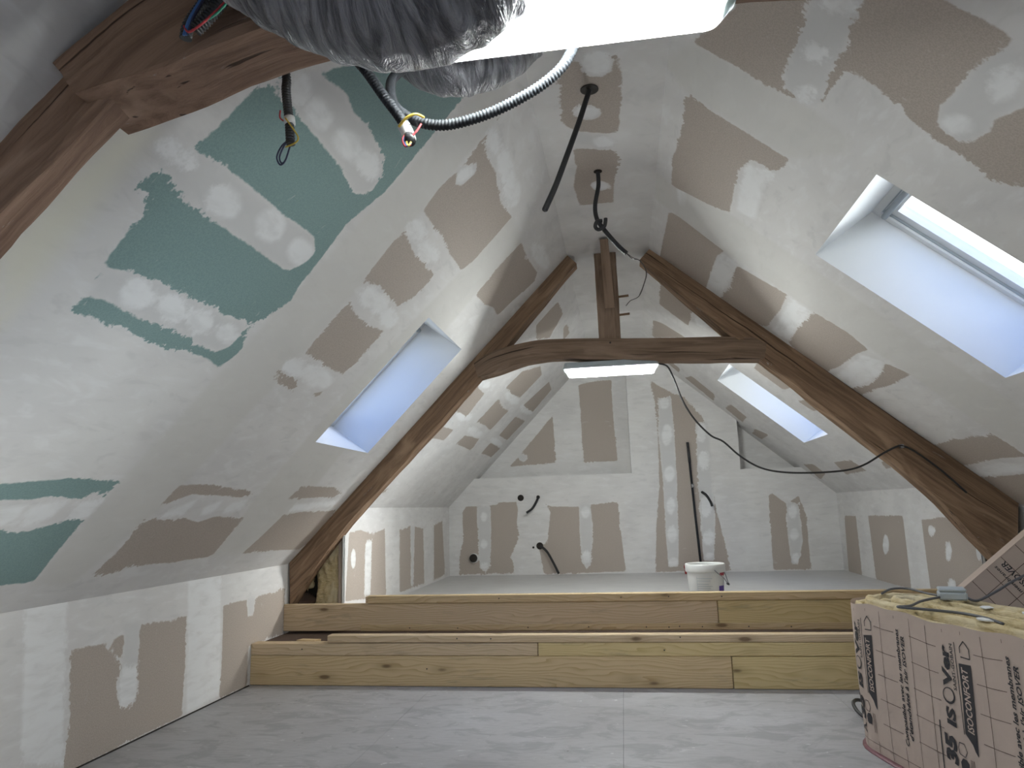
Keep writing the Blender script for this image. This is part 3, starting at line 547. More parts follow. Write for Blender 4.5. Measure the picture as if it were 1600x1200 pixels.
  ('c', [-1.16, 1.74, -1.17, 1.71, -1.2, 1.69, -1.24, 1.69, -1.26, 1.71, -1.27, 1.74, -1.26, 1.77, -1.23, 1.79, -1.2, 1.78, -1.17, 1.77]),
 ],
 'KL': [
  ('b', [3.03, 0.53, 3.22, 0.52, 3.3, 0.52, 3.41, 0.55, 3.54, 0.56, 3.91, 0.55, 3.92, 0.31, 3.91, 0.04, 3.93, 0.01, 3.47, 0.01, 3.05, 0, 3.05, 0.08, 3.05, 0.27]),
  ('b', [4.29, 0.56, 4.65, 0.56, 5.13, 0.57, 5.11, 0.25, 4.62, 0.25, 4.62, 0, 4.36, 0.01, 4.29, 0.02, 4.3, 0.3]),
  ('c', [3.36, 0.61, 3.51, 0.58, 3.51, 0.42, 3.52, 0.21, 3.47, 0.17, 3.39, 0.18, 3.35, 0.31, 3.39, 0.4, 3.39, 0.51]),
  ('c', [4.57, 0.58, 4.69, 0.57, 4.68, 0.44, 4.6, 0.45]),
  ('c', [3.22, 0.54, 3.28, 0.52, 3.37, 0.42, 3.37, 0.39, 3.3, 0.46]),
  ('d', [3.39, 0.39, 3.51, 0.36, 3.51, 0.22, 3.47, 0.17, 3.39, 0.18, 3.36, 0.31]),
  ('d', [3.9, 0.81, 4.25, 0.82, 4.31, 0.02, 3.95, 0.01]),
  ('d', [2.75, 0.8, 2.99, 0.79, 3.05, 0.03, 2.8, 0.11]),
 ],
 'KLB': [
  ('b', [5.38, 0.96, 5.64, 0.97, 5.88, 0.93, 6.23, 0.96, 6.27, 0.37, 5.32, 0.45]),
  ('b', [6.66, 0.93, 7.01, 0.97, 7.48, 0.93, 7.51, 0.36, 6.66, 0.36]),
  ('b', [7.92, 0.95, 8.3, 0.99, 8.4, 0.37, 7.9, 0.35]),
  ('c', [5.74, 0.88, 5.9, 0.88, 5.87, 0.43, 5.72, 0.45]),
  ('c', [7.01, 0.97, 7.17, 0.97, 7.11, 0.38, 7.03, 0.39]),
  ('c', [5.53, 0.75, 5.52, 0.7, 5.5, 0.68, 5.46, 0.68, 5.43, 0.71, 5.42, 0.76, 5.43, 0.8, 5.46, 0.83, 5.49, 0.83, 5.52, 0.8]),
  ('d', [5.74, 0.88, 5.9, 0.88, 5.87, 0.43, 5.72, 0.45]),
  ('d', [5.53, 0.75, 5.52, 0.7, 5.5, 0.68, 5.46, 0.68, 5.43, 0.71, 5.42, 0.76, 5.43, 0.8, 5.46, 0.83, 5.49, 0.83, 5.52, 0.8]),
 ],
 'KRB': [
  ('b', [8.42, 0.93, 8.02, 0.93, 8.03, 0.32, 8.48, 0.32]),
  ('b', [7.64, 0.94, 6.73, 0.95, 6.74, 0.33, 7.61, 0.32]),
  ('b', [6.35, 0.92, 5.74, 0.96, 5.43, 0.88, 5.41, 0.61, 5.42, 0.47, 6.34, 0.37]),
  ('c', [7.15, 0.68, 7.18, 0.63, 7.24, 0.59, 7.29, 0.58, 7.32, 0.62, 7.32, 0.67, 7.28, 0.73, 7.23, 0.77, 7.18, 0.77, 7.15, 0.74]),
  ('c', [6.1, 0.84, 6.12, 0.82, 6.16, 0.8, 6.2, 0.8, 6.23, 0.81, 6.24, 0.84, 6.22, 0.87, 6.18, 0.88, 6.13, 0.88, 6.1, 0.87]),
  ('c', [5.86, 0.7, 5.89, 0.65, 5.92, 0.62, 5.96, 0.62, 5.98, 0.64, 5.97, 0.69, 5.95, 0.74, 5.91, 0.76, 5.88, 0.77, 5.86, 0.74]),
  ('c', [5.86, 0.45, 5.89, 0.42, 5.93, 0.4, 5.98, 0.4, 6.01, 0.41, 6.02, 0.44, 5.99, 0.47, 5.95, 0.49, 5.9, 0.49, 5.87, 0.48]),
  ('c', [5.39, 0.73, 5.41, 0.69, 5.44, 0.67, 5.47, 0.66, 5.48, 0.69, 5.48, 0.73, 5.46, 0.77, 5.43, 0.8, 5.4, 0.8, 5.38, 0.77]),
  ('d', [7.15, 0.68, 7.18, 0.63, 7.24, 0.59, 7.29, 0.58, 7.32, 0.62, 7.32, 0.67, 7.28, 0.73, 7.23, 0.77, 7.18, 0.77, 7.15, 0.74]),
  ('d', [6.1, 0.84, 6.12, 0.82, 6.16, 0.8, 6.2, 0.8, 6.23, 0.81, 6.24, 0.84, 6.22, 0.87, 6.18, 0.88, 6.13, 0.88, 6.1, 0.87]),
  ('d', [5.86, 0.7, 5.89, 0.65, 5.92, 0.62, 5.96, 0.62, 5.98, 0.64, 5.97, 0.69, 5.95, 0.74, 5.91, 0.76, 5.88, 0.77, 5.86, 0.74]),
  ('d', [5.86, 0.45, 5.89, 0.42, 5.93, 0.4, 5.98, 0.4, 6.01, 0.41, 6.02, 0.44, 5.99, 0.47, 5.95, 0.49, 5.9, 0.49, 5.87, 0.48]),
 ],
}

# ---------------- painted boards: signed distances of bare board / compound shapes, in metres on each surface ----------------
def sdf(px, py, poly):
    q = np.asarray(poly, float).reshape(-1, 2); d = np.full(px.shape, 9.0); ins = np.zeros(px.shape, bool)
    for (x0, y0), (x1, y1) in zip(q, np.roll(q, -1, 0)):
        ex, ey = x1-x0, y1-y0; L = ex*ex+ey*ey+1e-12
        t = np.clip(((px-x0)*ex+(py-y0)*ey)/L, 0, 1)
        d = np.minimum(d, np.hypot(px-x0-t*ex, py-y0-t*ey))
        c = (y0 > py) != (y1 > py)
        ins ^= c & (px < (x1-x0)*(py-y0)/((y1-y0) if abs(y1-y0) > 1e-9 else 1e-9)+x0)
    return np.where(ins, d, -d)
def paint(key, a, b):
    A = {k: np.full(a.shape, -.2) for k in 'btdwy'}
    for op, poly in P.get(key, []):
        q = np.asarray(poly, float).reshape(-1, 2)
        m = (a > q[:, 0].min()-.2) & (a < q[:, 0].max()+.2) & (b > q[:, 1].min()-.2) & (b < q[:, 1].max()+.2)
        if not m.any(): continue
        s = np.clip(sdf(a[m], b[m], poly), -.2, .2)
        if op == 'c':
            A['b'][m] = np.minimum(A['b'][m], -s); A['t'][m] = np.maximum(A['t'][m], s)
        else: A[op][m] = np.maximum(A[op][m], s)
    return A
def painted(name, us, vs_, to3, met, key, keep=None, green=None, parent=None, flip=False):
    U, V = np.meshgrid(us, vs_, indexing='ij'); a, b = met(U.ravel(), V.ravel())
    X = np.stack(to3(U.ravel(), V.ravel()), 1); nu, nv = len(us), len(vs_)
    i, j = np.meshgrid(np.arange(nu-1), np.arange(nv-1), indexing='ij'); i = i.ravel(); j = j.ravel()
    uc = (us[i]+us[i+1])/2; vc = (vs_[j]+vs_[j+1])/2
    k = np.ones(len(i), bool) if keep is None else keep(uc, vc)
    i, j = i[k], j[k]; F = np.stack([i*nv+j, (i+1)*nv+j, (i+1)*nv+j+1, i*nv+j+1], 1)
    if flip: F = F[:, ::-1]
    used = np.unique(F); re = np.full(nu*nv, -1); re[used] = np.arange(len(used)); F = re[F]; X = X[used]
    me = bpy.data.meshes.new(name); me.vertices.add(len(X)); me.vertices.foreach_set('co', X.astype(np.float32).ravel())
    me.loops.add(F.size); me.loops.foreach_set('vertex_index', F.ravel().astype(np.int32))
    me.polygons.add(len(F)); me.polygons.foreach_set('loop_start', np.arange(0, F.size, 4, dtype=np.int32))
    me.update(calc_edges=True)
    A = paint(key, a, b); gr = np.full(a.shape, -.2) if green is None else np.clip(green(a, b), -.2, .2)
    for nm, arr in (('pa', (A['b'], A['t'], A['d'])), ('pb', (A['w'], A['y'], gr))):
        at = me.attributes.new(nm, 'FLOAT_VECTOR', 'POINT'); at.data.foreach_set('vector', np.stack(arr, 1)[used].astype(np.float32).ravel())
    o = link(name, me, M['wall'], parent)
    if parent is None: o['kind'] = 'structure'
    return o
def grid(lo, hi, st, *ex):
    g = np.arange(lo, hi, st); g = np.concatenate([g, [hi], *[np.asarray(e, float) for e in ex]])
    g = np.unique(np.round(g, 4)); g = g[(g >= lo-2e-4) & (g <= hi+2e-4)]
    return g
def hole(S):
    def k(u, v):
        m = np.ones(u.shape, bool)
        for y0, y1, z0, z1 in S: m &= ~((u > y0) & (u < y1) & (v > z0) & (v < z1))
        return m
    return k
ed = lambda S, a, b: [q[a] for q in S]+[q[b] for q in S]
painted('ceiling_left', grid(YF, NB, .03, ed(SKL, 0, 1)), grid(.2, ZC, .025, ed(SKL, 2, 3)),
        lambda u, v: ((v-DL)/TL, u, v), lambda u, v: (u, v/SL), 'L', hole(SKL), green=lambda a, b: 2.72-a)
painted('ceiling_right', grid(YF, NB, .03, ed(SKR, 0, 1)), grid(.2, ZC, .025, ed(SKR, 2, 3)),
        lambda u, v: ((DR-v)/TR, u, v), lambda u, v: (u, v/SR), 'R', hole(SKR))
painted('ceiling', grid(CXL, CXR, .03), grid(YF, NB, .03), lambda u, v: (u, v, u*0+ZC), lambda u, v: (u, v), 'C')
painted('wall_left', grid(YF, 5.20, .03), grid(0, KZ+.004, .025), lambda u, v: (u*0+XL, u, v), lambda u, v: (u, v), 'KL')
painted('wall_left_back', grid(5.285, YB, .03), grid(ZP-.03, 1.15, .025), lambda u, v: (u*0+XLB, u, v), lambda u, v: (u, v), 'KLB')
painted('wall_right', grid(YF, 5.33, .06), grid(0, 1.027, .05), lambda u, v: (u*0+XR, u, v), lambda u, v: (u, v), 'KR')
painted('wall_right_back', grid(5.40, YB, .03), grid(ZP-.03, 1.182, .025), lambda u, v: (u*0+XRB, u, v), lambda u, v: (u, v), 'KRB')
def inroom(u, v): return (v < zl(u)+.05) & (v < zr(u)+.05) & (v < ZC+.03)
wb = painted('wall_back', grid(XLB, XRB, .025, [.118, 1.375]), grid(ZP-.03, ZC+.02, .025, [1.486]), lambda u, v: (u, u*0+YB, v), lambda u, v: (u, v), 'B',
             lambda u, v: inroom(u, v) & ((v < 1.486) | ((u > .118) & (u < 1.375))))
painted('niche_wall', grid(-1.9, 2.2, .025), grid(1.44, ZC+.02, .025), lambda u, v: (u, u*0+NB, v), lambda u, v: (u, v), 'N', inroom, parent=wb)
painted('niche_ledge', grid(-1.9, 2.2, .1), grid(YB, NB, .05), lambda u, v: (u, v, u*0+1.486), lambda u, v: (u, v), '-', parent=wb)
for xx in (.118, 1.375):
    painted('pilaster_side', grid(YB, NB, .05), grid(1.486, ZC, .1), lambda u, v, xx=xx: (u*0+xx, u, v), lambda u, v: (u, v), '-', parent=wb)
def slab(name, v, m, parent=None):
    o = mesh(name, v, [(0, 1, 2, 3)], m, parent)
    if parent is None: o['kind'] = 'structure'
    return o
# gable behind the camera; its unseen window is added for fill light
GW = (-1.05, 1.05, .12, 1.7)
painted('wall_front', grid(-3.1, 3.6, .1, GW[:2]), grid(0, ZC, .1, GW[2:]), lambda u, v: (u, u*0+YF, v), lambda u, v: (u, v), '-',
        lambda u, v: (v < zl(u)+.15) & (v < zr(u)+.15) & ~((u > GW[0]) & (u < GW[1]) & (v > GW[2]) & (v < GW[3])))
fl = box('floor', XL-.02, XR+.02, YF, 5.2, -.1, -.004, M['void'], bev=.001); fl['kind'] = 'structure'
fx = [XL-.02, -1.26, -.06, 1.14, 2.34, XR+.02]; fy = [YF, -.9, 1.1, 3.1, 5.2]
for i in range(len(fx)-1):
    for k in range(len(fy)-1):
        box('floor_panel', fx[i]+.0006, fx[i+1]-.0006, fy[k]+.0006, fy[k+1]-.0006, -.02, 0, M['floor'], fl, bev=.0008)
fp = box('floor_back', XLB-.02, XRB+.02, 5.22, YB+.02, ZP-.03, ZP, M['plat'], bev=.001); fp['kind'] = 'structure'
# closed cavities behind the back knee walls and under the platform
for nm, xa, xb in (('wall_left_cavity', -3.3, XLB-.004), ('wall_right_cavity', XRB+.004, 3.7)):
    o = mesh(nm, [(xa, 5.8, .1), (xb, 5.8, .1), (xb, 5.8, 1.5), (xa, 5.8, 1.5), (xa, 5.17, .30), (xb, 5.17, .30), (xb, 5.8, .30), (xa, 5.8, .30)],
             [(0, 1, 2, 3), (4, 5, 6, 7)], M['void']); o['kind'] = 'structure'
# panel edges of the two back knee walls
for nm, x0, x1, ya, zt in (('trim_1', XLB-.013, XLB, 5.28, 1.14), ('trim_2', XRB, XRB+.013, 5.395, 1.17)):
    o = box(nm, x0, x1, ya, ya+.02, ZP, zt, M['reveal'], bev=.001); o['kind'] = 'structure'
# dark gap along the foot of the left knee wall
o = box('trim_3', XL-.002, XL+.006, -1.5, 4.64, 0, .006, M['void'], bev=.001); o['kind'] = 'structure'

# ---------------- skylights ----------------
def skylight(name, side, y0, y1, z0, z1, portal=True):
    T, S, D = (TL, SL, 1) if side < 0 else (TR, SR, -1)
    X = (lambda z: (z-DL)/TL) if side < 0 else (lambda z: (DR-z)/TR)
    dv = Vector((-.27, 0, .205)) if side < 0 else Vector((.305, 0, .212))
    c = [Vector((X(z0), y0, z0)), Vector((X(z0), y1, z0)), Vector((X(z1), y1, z1)), Vector((X(z1), y0, z1))]
    root = empty(name, c[0]); root['kind'] = 'structure'
    inn = [p+dv for p in c]
    mesh('reveal', c+inn, [(0, 1, 5, 4), (1, 2, 6, 5), (2, 3, 7, 6), (3, 0, 4, 7)], M['reveal'], root)
    up = (c[3]-c[0]).normalized(); L = (c[3]-c[0]).length; ay = Vector((0, 1, 0)); nn = up.cross(ay)*(1 if side > 0 else -1)
    if nn.z < 0: nn = -nn
    o0 = inn[0]; Wd = y1-y0
    def ring(nm, e, w, n0, n1, m):
        V = []; F = []
        for nz in (n0, n1):
            for k in (e, e+w):
                for a, b in ((k, k), (Wd-k, k), (Wd-k, L-k), (k, L-k)): V.append(o0+ay*a+up*b+nn*nz)
        for k in range(4):
            q = (k+1) % 4
            F += [(k, q, 4+q, 4+k), (8+k, 12+k, 12+q, 8+q), (4+k, 4+q, 12+q, 12+k), (k, 8+k, 8+q, q)]
        return mesh(nm, V, F, m, root)
    ring('frame', -.02, .055, -.012, .05, M['white']); ring('gasket', .034, .008, .0, .055, M['gplastic'])
    ring('sash', .042, .05, .012, .06, M['white'])
    e = .085
    mesh('pane', [o0+ay*a+up*b+nn*.045 for a, b in ((e, e), (Wd-e, e), (Wd-e, L-e), (e, L-e))]+[o0+ay*a+up*b+nn*.051 for a, b in ((e, e), (Wd-e, e), (Wd-e, L-e), (e, L-e))],
         [(0, 1, 2, 3), (4, 5, 6, 7), (0, 1, 5, 4), (1, 2, 6, 5), (2, 3, 7, 6), (3, 0, 4, 7)], M['glass'], root)
    b0 = o0+up*(L-.06)+nn*(-.03)
    tube('ventilation_bar', [b0+ay*.06, b0+ay*(Wd-.06)], .016, M['gplastic'], root, n=10, sub=0)
    ld = bpy.data.lights.new(name+'_portal', 'AREA'); ld.shape = 'RECTANGLE'; ld.size = Wd; ld.size_y = L; ld.cycles.is_portal = True
    lo = bpy.data.objects.new(name+'_portal', ld); COL.objects.link(lo)
    ctr = o0+ay*Wd/2+up*L/2+nn*.10
    zc_ = nn; xc = ay; yc = zc_.cross(xc)
    lo.matrix_world = Matrix(((xc.x, yc.x, zc_.x, ctr.x), (xc.y, yc.y, zc_.y, ctr.y), (xc.z, yc.z, zc_.z, ctr.z), (0, 0, 0, 1)))
    return root
skylight('window_1', -1, *SKL[0]); skylight('window_2', 1, *SKR[0]); skylight('window_3', 1, *SKR[1])
skylight('fill_window_4', -1, *SKL[1]); skylight('fill_window_5', 1, *SKR[2])  # unseen rear skylights, added to brighten the front of the room
w6 = empty('window_6', (0, YF, GW[2])); w6['kind'] = 'structure'  # added gable window, never in view, brings soft fill from behind
for nm, a in (('frame', (GW[0], GW[0]+.06, GW[2], GW[3])), ('frame', (GW[1]-.06, GW[1], GW[2], GW[3])), ('frame', (-.03, .03, GW[2], GW[3])),
              ('frame', (GW[0], GW[1], GW[2], GW[2]+.06)), ('frame', (GW[0], GW[1], GW[3]-.06, GW[3]))):
    box(nm, a[0], a[1], YF-.06, YF, a[2], a[3], M['white'], w6)
box('pane', GW[0]+.02, GW[1]-.02, YF-.035, YF-.03, GW[2]+.02, GW[3]-.02, M['glass'], w6, bev=.0005)
ld = bpy.data.lights.new('window_6_portal', 'AREA'); ld.shape = 'RECTANGLE'; ld.size = GW[1]-GW[0]; ld.size_y = GW[3]-GW[2]; ld.cycles.is_portal = True
lo = bpy.data.objects.new('window_6_portal', ld); COL.objects.link(lo); lo.location = (0, YF-.1, (GW[2]+GW[3])/2); lo.rotation_euler = (math.pi/2, 0, 0)

# ---------------- timber steps over the truss foot ----------------
def nails(parent, pts, y):
    me = None
    for x, z in pts:
        if me is None:
            o = lathe('nail', [(.0001, 0), (.0045, 0), (.0045, .002), (.0001, .002)], (0, 0, 0), M['nail'], parent, n=8); me = o.data
        else: o = link('nail', me, None, parent)
        o.rotation_euler = (math.pi/2, 0, 0); o.location = Vector((x, y, z))-parent.location
s1 = tag(empty('timber_step', (0, 4.653, 0)), 'lower pine step in front, rising straight from the grey floor', 'step')
box('board', XL-.002, .594, 4.655, 4.70, .002, .188, M['pine'], s1); box('board', .598, 2.5, 4.652, 4.70, .002, .186, M['pine2'], s1)
box('board', XL-.002, -.582, 4.655, 4.75, .190, .264, M['pine3'], s1); box('board', -.578, 2.5, 4.653, 4.75, .189, .266, M['pine2'], s1)
box('plank', -1.98, 2.5, 4.662, 4.74, .267, .314, M['pine3'], s1)
nails(s1, [(-1.1, .295), (-.88, .293), (.3, .30), (-2.15, .23), (.2, .225), (-1.3, .11)], 4.6515)
s2 = tag(empty('timber_step', (0, 5.115, .262)), 'upper pine step behind, with thin battens along its top and bottom', 'step')
box('board', XL-.002, .588, 5.115, 5.16, .268, .457, M['pine3'], s2); box('board', .592, 2.5, 5.115, 5.16, .268, .457, M['pine2'], s2)
box('top_batten', -1.865, 2.52, 5.103, 5.165, .458, .512, M['pine'], s2); box('bottom_batten', -1.917, 2.5, 5.102, 5.114, .268, .312, M['pine'], s2)
box('end_block', -1.905, -1.867, 5.17, 5.22, .44, .50, M['pine3'], s2)
nails(s2, [(-1.55, .29), (-1.2, .288), (-.7, .29), (-.28, .292), (.11, .29), (.26, .288), (.33, .293), (.48, .29), (.78, .29), (1.05, .288), (-.05, .485), (.27, .487), (.62, .484), (-.9, .486)], 5.1018)
td = box('floor_tread', XL, XR, 4.70, YB+.1, .10, .248, M['brownpaper'], bev=.002); td['kind'] = 'structure'
mesh('wood_chip', [(-2.26, 4.80, .249), (-2.12, 4.78, .249), (-2.10, 4.84, .249), (-2.24, 4.86, .249), (-2.26, 4.80, .262), (-2.12, 4.78, .262), (-2.10, 4.84, .262), (-2.24, 4.86, .262)],
     [(4, 5, 6, 7), (0, 1, 5, 4), (1, 2, 6, 5), (2, 3, 7, 6), (3, 0, 4, 7)], M['pine'], g=[(0, 0, 0)]*8)
tag(bpy.data.objects['wood_chip'], 'small pale wood offcut lying on the dusty tread between the steps', 'offcut')

# ---------------- roof trusses ----------------
t1 = tag(empty('roof_truss', (0, YT, ZP)), 'far brown oak roof truss framing the back of the attic', 'truss')
up = lambda x, f: (x, f(x)+.015)
beam('rafter', [(up(-2.505, zl), (-2.492, .44)), (up(-2.177, zl), (-2.13, .935)), (up(-1.75, zl), (-1.68, 1.40)), (up(-1.35, zl), (-1.27, 1.82)), (up(-1.041, zl), (-.96, 2.15)), (up(-.65, zl), (-.575, 2.575)), (up(-.325, zl), (-.255, 2.93))], YT, YT+.14, M['oak'], t1, seed=1)
beam('rafter', [(up(2.56, zr), (2.47, .56)), (up(2.40, zr), (2.25, .86)), (up(2.158, zr), (2.0, 1.165)), (up(1.679, zr), (1.50, 1.65)), (up(1.3, zr), (1.15, 1.99)), (up(1.005, zr), (.86, 2.255)), (up(.6, zr), (.50, 2.62)), (up(.305, zr), (.225, 2.915))], YT-.01, YT+.15, M['oak'], t1, seed=2)
beam('collar_beam', [((-1.06, 2.20), (-1.03, 2.085)), ((-.90, 2.285), (-.84, 2.13)), ((-.62, 2.34), (-.622, 2.183)), ((-.366, 2.342), (-.382, 2.194)), ((-.05, 2.325), (-.1, 2.168)), ((.4, 2.30), (.4, 2.13)), ((.8, 2.28), (.8, 2.113)), ((1.08, 2.25), (1.05, 2.105))], YT-.012, YT+.13, M['oak3'], t1, seed=3)
beam('king_post', [((-.117, 2.99), (.047, 2.99)), ((-.116, 2.75), (.048, 2.75)), ((-.113, 2.55), (.049, 2.55)), ((-.111, 2.322), (.05, 2.322))], YT, YT+.12, M['oak3'], t1, amp=.003, seed=4)
# inclined stub of the old ridge brace, standing off the post towards the room
V = []; g = []
for (y, z, hw, d) in ((5.175, 2.57, .036, .0), (5.02, 2.78, .034, .0), (4.86, 2.99, .029, .0)):
    xc = {5.175: -.019, 5.02: -.026, 4.86: -.034}[y]
    for sx, dy, dz in ((-1, -.028, -.02), (1, -.028, -.02), (1, .03, .025), (-1, .03, .025)):
        V.append((xc+sx*hw, y+dy, min(z+dz, 2.992))); g.append((z+5, sx*hw, dy))
mesh('brace_stub', V, [(0, 1, 2, 3)]+[(i*4+k, (i+1)*4+k, (i+1)*4+(k+1) % 4, i*4+(k+1) % 4) for i in range(2) for k in range(4)]+[(8, 11, 10, 9)], M['oak3'], t1, g=g)
for z in (2.657, 2.516): tube('peg', [(.03, 5.23, z-.002), (.125, 5.23, z+.004)], .009, M['oak'], t1, n=8, sub=0)
tube('bolt', [(-.03, YT-.02, 2.29), (-.03, YT+.01, 2.29)], .007, M['nail'], t1, n=8, sub=0)

t2 = tag(empty('roof_truss', (0, 1.25, 1.1)), 'near brown hewn roof truss cut by the top left of the picture', 'truss')
beam('rafter', [(up(-1.95, zl), (-1.92, 1.16)), (up(-1.62, zl), (-1.60, 1.49)), (up(-1.334, zl), (-1.325, 1.775)), (up(-1.136, zl), (-1.09, 2.012)), (up(-.8, zl), (-.77, 2.34)), (up(-.34, zl), (-.30, 2.80))], 1.29, 1.37, M['oak2'], t2, seed=5, amp=.008)
beam('rafter', [(up(2.3, zr), (2.22, 1.10)), (up(1.7, zr), (1.62, 1.62)), (up(1.0, zr), (.90, 2.22)), (up(.31, zr), (.24, 2.80))], 1.29, 1.43, M['oak2'], t2, seed=6)
beam('collar_beam', [((-1.19, 2.10), (-1.125, 2.012)), ((-.98, 2.25), (-.92, 2.06)), ((-.75, 2.34), (-.70, 2.12)), ((-.45, 2.37), (-.42, 2.15)), ((0, 2.36), (0, 2.16)), ((.5, 2.34), (.5, 2.13)), ((1.06, 2.30), (1.05, 2.09))], 1.25, 1.42, M['oak2'], t2, seed=7, amp=.007)

# ---------------- fluorescent fittings ----------------
def fitting(x0, x1, y, z0, z1, rz, label, strength):
    xm = (x0+x1)/2; L = (x1-x0)/2
    r = tag(empty('batten_light', (xm, y, z0)), label, 'light')
    n = 12
    def shell(nm, secs, m):
        V = []; F = []
        for (hl, hw, z) in secs:
            for k in range(n*2):
                a = 2*math.pi*(k+.5)/(2*n); cx, cy = math.cos(a), math.sin(a)
                rr = min(hw, .03); px = math.copysign(hl-rr, cx)+rr*cx; py = math.copysign(max(hw-rr, 0), cy)+rr*cy
                V.append((xm+px, y+py, z))
        for i in range(len(secs)-1):
            for k in range(2*n): F.append((i*2*n+k, i*2*n+(k+1) % (2*n), (i+1)*2*n+(k+1) % (2*n), (i+1)*2*n+k))
        F.append(tuple(range(2*n))); F.append(tuple(range((len(secs)-1)*2*n, len(secs)*2*n))[::-1])
        return mesh(nm, V, F, m, r)
    h = z1-z0; zm = z0+h*.52
    shell('housing', [(L-.01, .052, z1), (L-.004, .056, zm+.018), (L, .062, zm+.014), (L, .062, zm)], M['gplastic'])
    shell('cover', [(L-.002, .060, zm), (L-.012, .058, zm-.012), (L-.028, .048, z0+.012), (L-.036, .040, z0)], M['diff'])
    tb = tube('tube', [(x0+.055, y, z0+.026), (x1-.055, y, z0+.026)], .0125, mat_tube('tube_glow', strength), r, n=12, sub=0)
    rf = box('reflector', x0+.05, x1-.05, y-.045, y+.045, zm-.004, zm-.001, M['white'], r, bev=.0005)
    for xx in (x0+.045, x1-.055): box('lamp_holder', xx, xx+.012, y-.02, y+.02, z0+.01, zm-.004, M['wplastic'], r)
    r.rotation_euler = (0, 0, 0)
    return r
fitting(-.388, .312, 5.225, 2.060, 2.160, 0, 'lit batten light under the collar beam of the far truss', LAMP*48)
fitting(-.42, .285, 1.335, 2.066, 2.158, 0, 'large lit batten light at the top edge beside the grey duct', LAMP*17)

# ---------------- ducts ----------------
def duct(path, r0, label, seed):
    Q = resample(spline(path, 14), .004); d = tag(empty('flexible_duct', Q[len(Q)//2]), label, 'duct')
    def rf(i, s, a):
        w = .009*math.sin(s*120+2.6*math.sin(a*2+s*7+seed)+1.6*math.sin(a*3+s*13))
        w += .007*math.sin(s*230+3*math.sin(a*3+s*9)+seed*3)+.003*math.sin(s*420+4*math.sin(a*2+s*17))
        return r0*(1+w*1.3+.02*math.sin(a*2+s*5+seed))
    tube('sleeve', Q, r0, M['duct'], d, n=72, rf=rf, sub=0)
    return d
duct([(-.80, .97, 2.42), (-.66, .97, 2.25), (-.50, .98, 2.08), (-.35, 1.0, 2.005), (-.245, 1.0, 2.03), (-.185, 1.02, 2.14), (-.16, 1.04, 2.38)], .168, 'large wrinkled grey insulated duct sagging in front of the near light', 1.0)
duct([(-.52, 1.80, 2.50), (-.46, 1.78, 2.42), (-.39, 1.76, 2.385), (-.30, 1.78, 2.42), (-.22, 1.80, 2.52), (-.18, 1.80, 2.66)], .13, 'smaller grey duct bend showing below the big duct, behind the light', 4.0)

# ---------------- conduits and wires ----------------
def thing(name, loc, label, cat): return tag(empty(name, loc), label, cat)
c = thing('corrugated_conduit', (-.43, 1.42, 1.94), 'looped dark grey corrugated conduit tied below the big duct', 'conduit')
corrugated('conduit', [(-.557, 1.42, 2.138), (-.526, 1.42, 2.096), (-.488, 1.42, 2.035), (-.454, 1.42, 1.984), (-.432, 1.42, 1.945)], .0125, M['dgrey'], c)
corrugated('conduit', [(-.46, 1.62, 2.26), (-.503, 1.55, 2.173), (-.499, 1.50, 2.103), (-.476, 1.46, 2.034), (-.441, 1.44, 1.991), (-.401, 1.43, 1.964), (-.356, 1.43, 1.953), (-.305, 1.43, 1.956), (-.239, 1.43, 1.972), (-.173, 1.43, 1.999), (-.122, 1.43, 2.027), (-.078, 1.43, 2.065), (-.05, 1.43, 2.115)], .0125, M['dgrey'], c)
tube('tape_wrap', [(-.442, 1.42, 1.958), (-.432, 1.42, 1.936), (-.427, 1.42, 1.918)], .0145, M['tape'], c, n=12)
tube('conduit_end', [(-.428, 1.415, 1.925), (-.420, 1.40, 1.905)], .0125, M['black'], c, n=12, sub=0)
tube('tie_wire', [(-.445, 1.395, 1.940), (-.425, 1.388, 1.955), (-.405, 1.392, 1.964), (-.392, 1.41, 1.965)], .0032, M['ywire'], c, n=6)
for i, mm in enumerate(('rwire', 'bwire', 'ywire')):
    tube('wire', [(-.432, 1.41, 1.93), (-.438+i*.004, 1.40, 1.912), (-.430+i*.003, 1.395, 1.892), (-.418, 1.398, 1.896+i*.003)], .0024, M[mm], c, n=6)
tube('wire', [(-.425, 1.40, 1.91), (-.408, 1.405, 1.93), (-.398, 1.41, 1.95)], .0024, M['rwire'], c, n=6)

c = thing('corrugated_conduit', (-.76, 1.5, 2.0), 'short black conduit hanging below the near beam with a wire loop', 'conduit')
corrugated('conduit', [(-.775, 1.46, 2.26), (-.768, 1.50, 2.175), (-.767, 1.50, 2.136), (-.762, 1.50, 2.093), (-.756, 1.50, 2.049), (-.751, 1.50, 1.989)], .0115, M['black'], c, pitch=.007)
tube('tape_wrap', [(-.7565, 1.50, 2.06), (-.754, 1.50, 2.042)], .0135, M['tape'], c, n=12, sub=0)
for k in (0, 1):
    tube('wire', [(-.756, 1.50, 2.0), (-.768+k*.006, 1.49, 1.981), (-.775+k*.007, 1.48, 1.948), (-.766+k*.003, 1.48, 1.927+k*.004), (-.753, 1.48, 1.937), (-.752, 1.50, 1.985)], .0022, M['nwire'], c, n=6)
tube('tie_wire', [(-.759, 1.485, 2.05), (-.737, 1.48, 2.019), (-.722, 1.48, 1.992), (-.730, 1.48, 1.979), (-.757, 1.487, 1.975)], .002, M['ywire'], c, n=6)
tube('wire', [(-.775, 1.49, 2.075), (-.774, 1.487, 2.055), (-.765, 1.487, 2.045)], .002, M['rwire'], c, n=6)

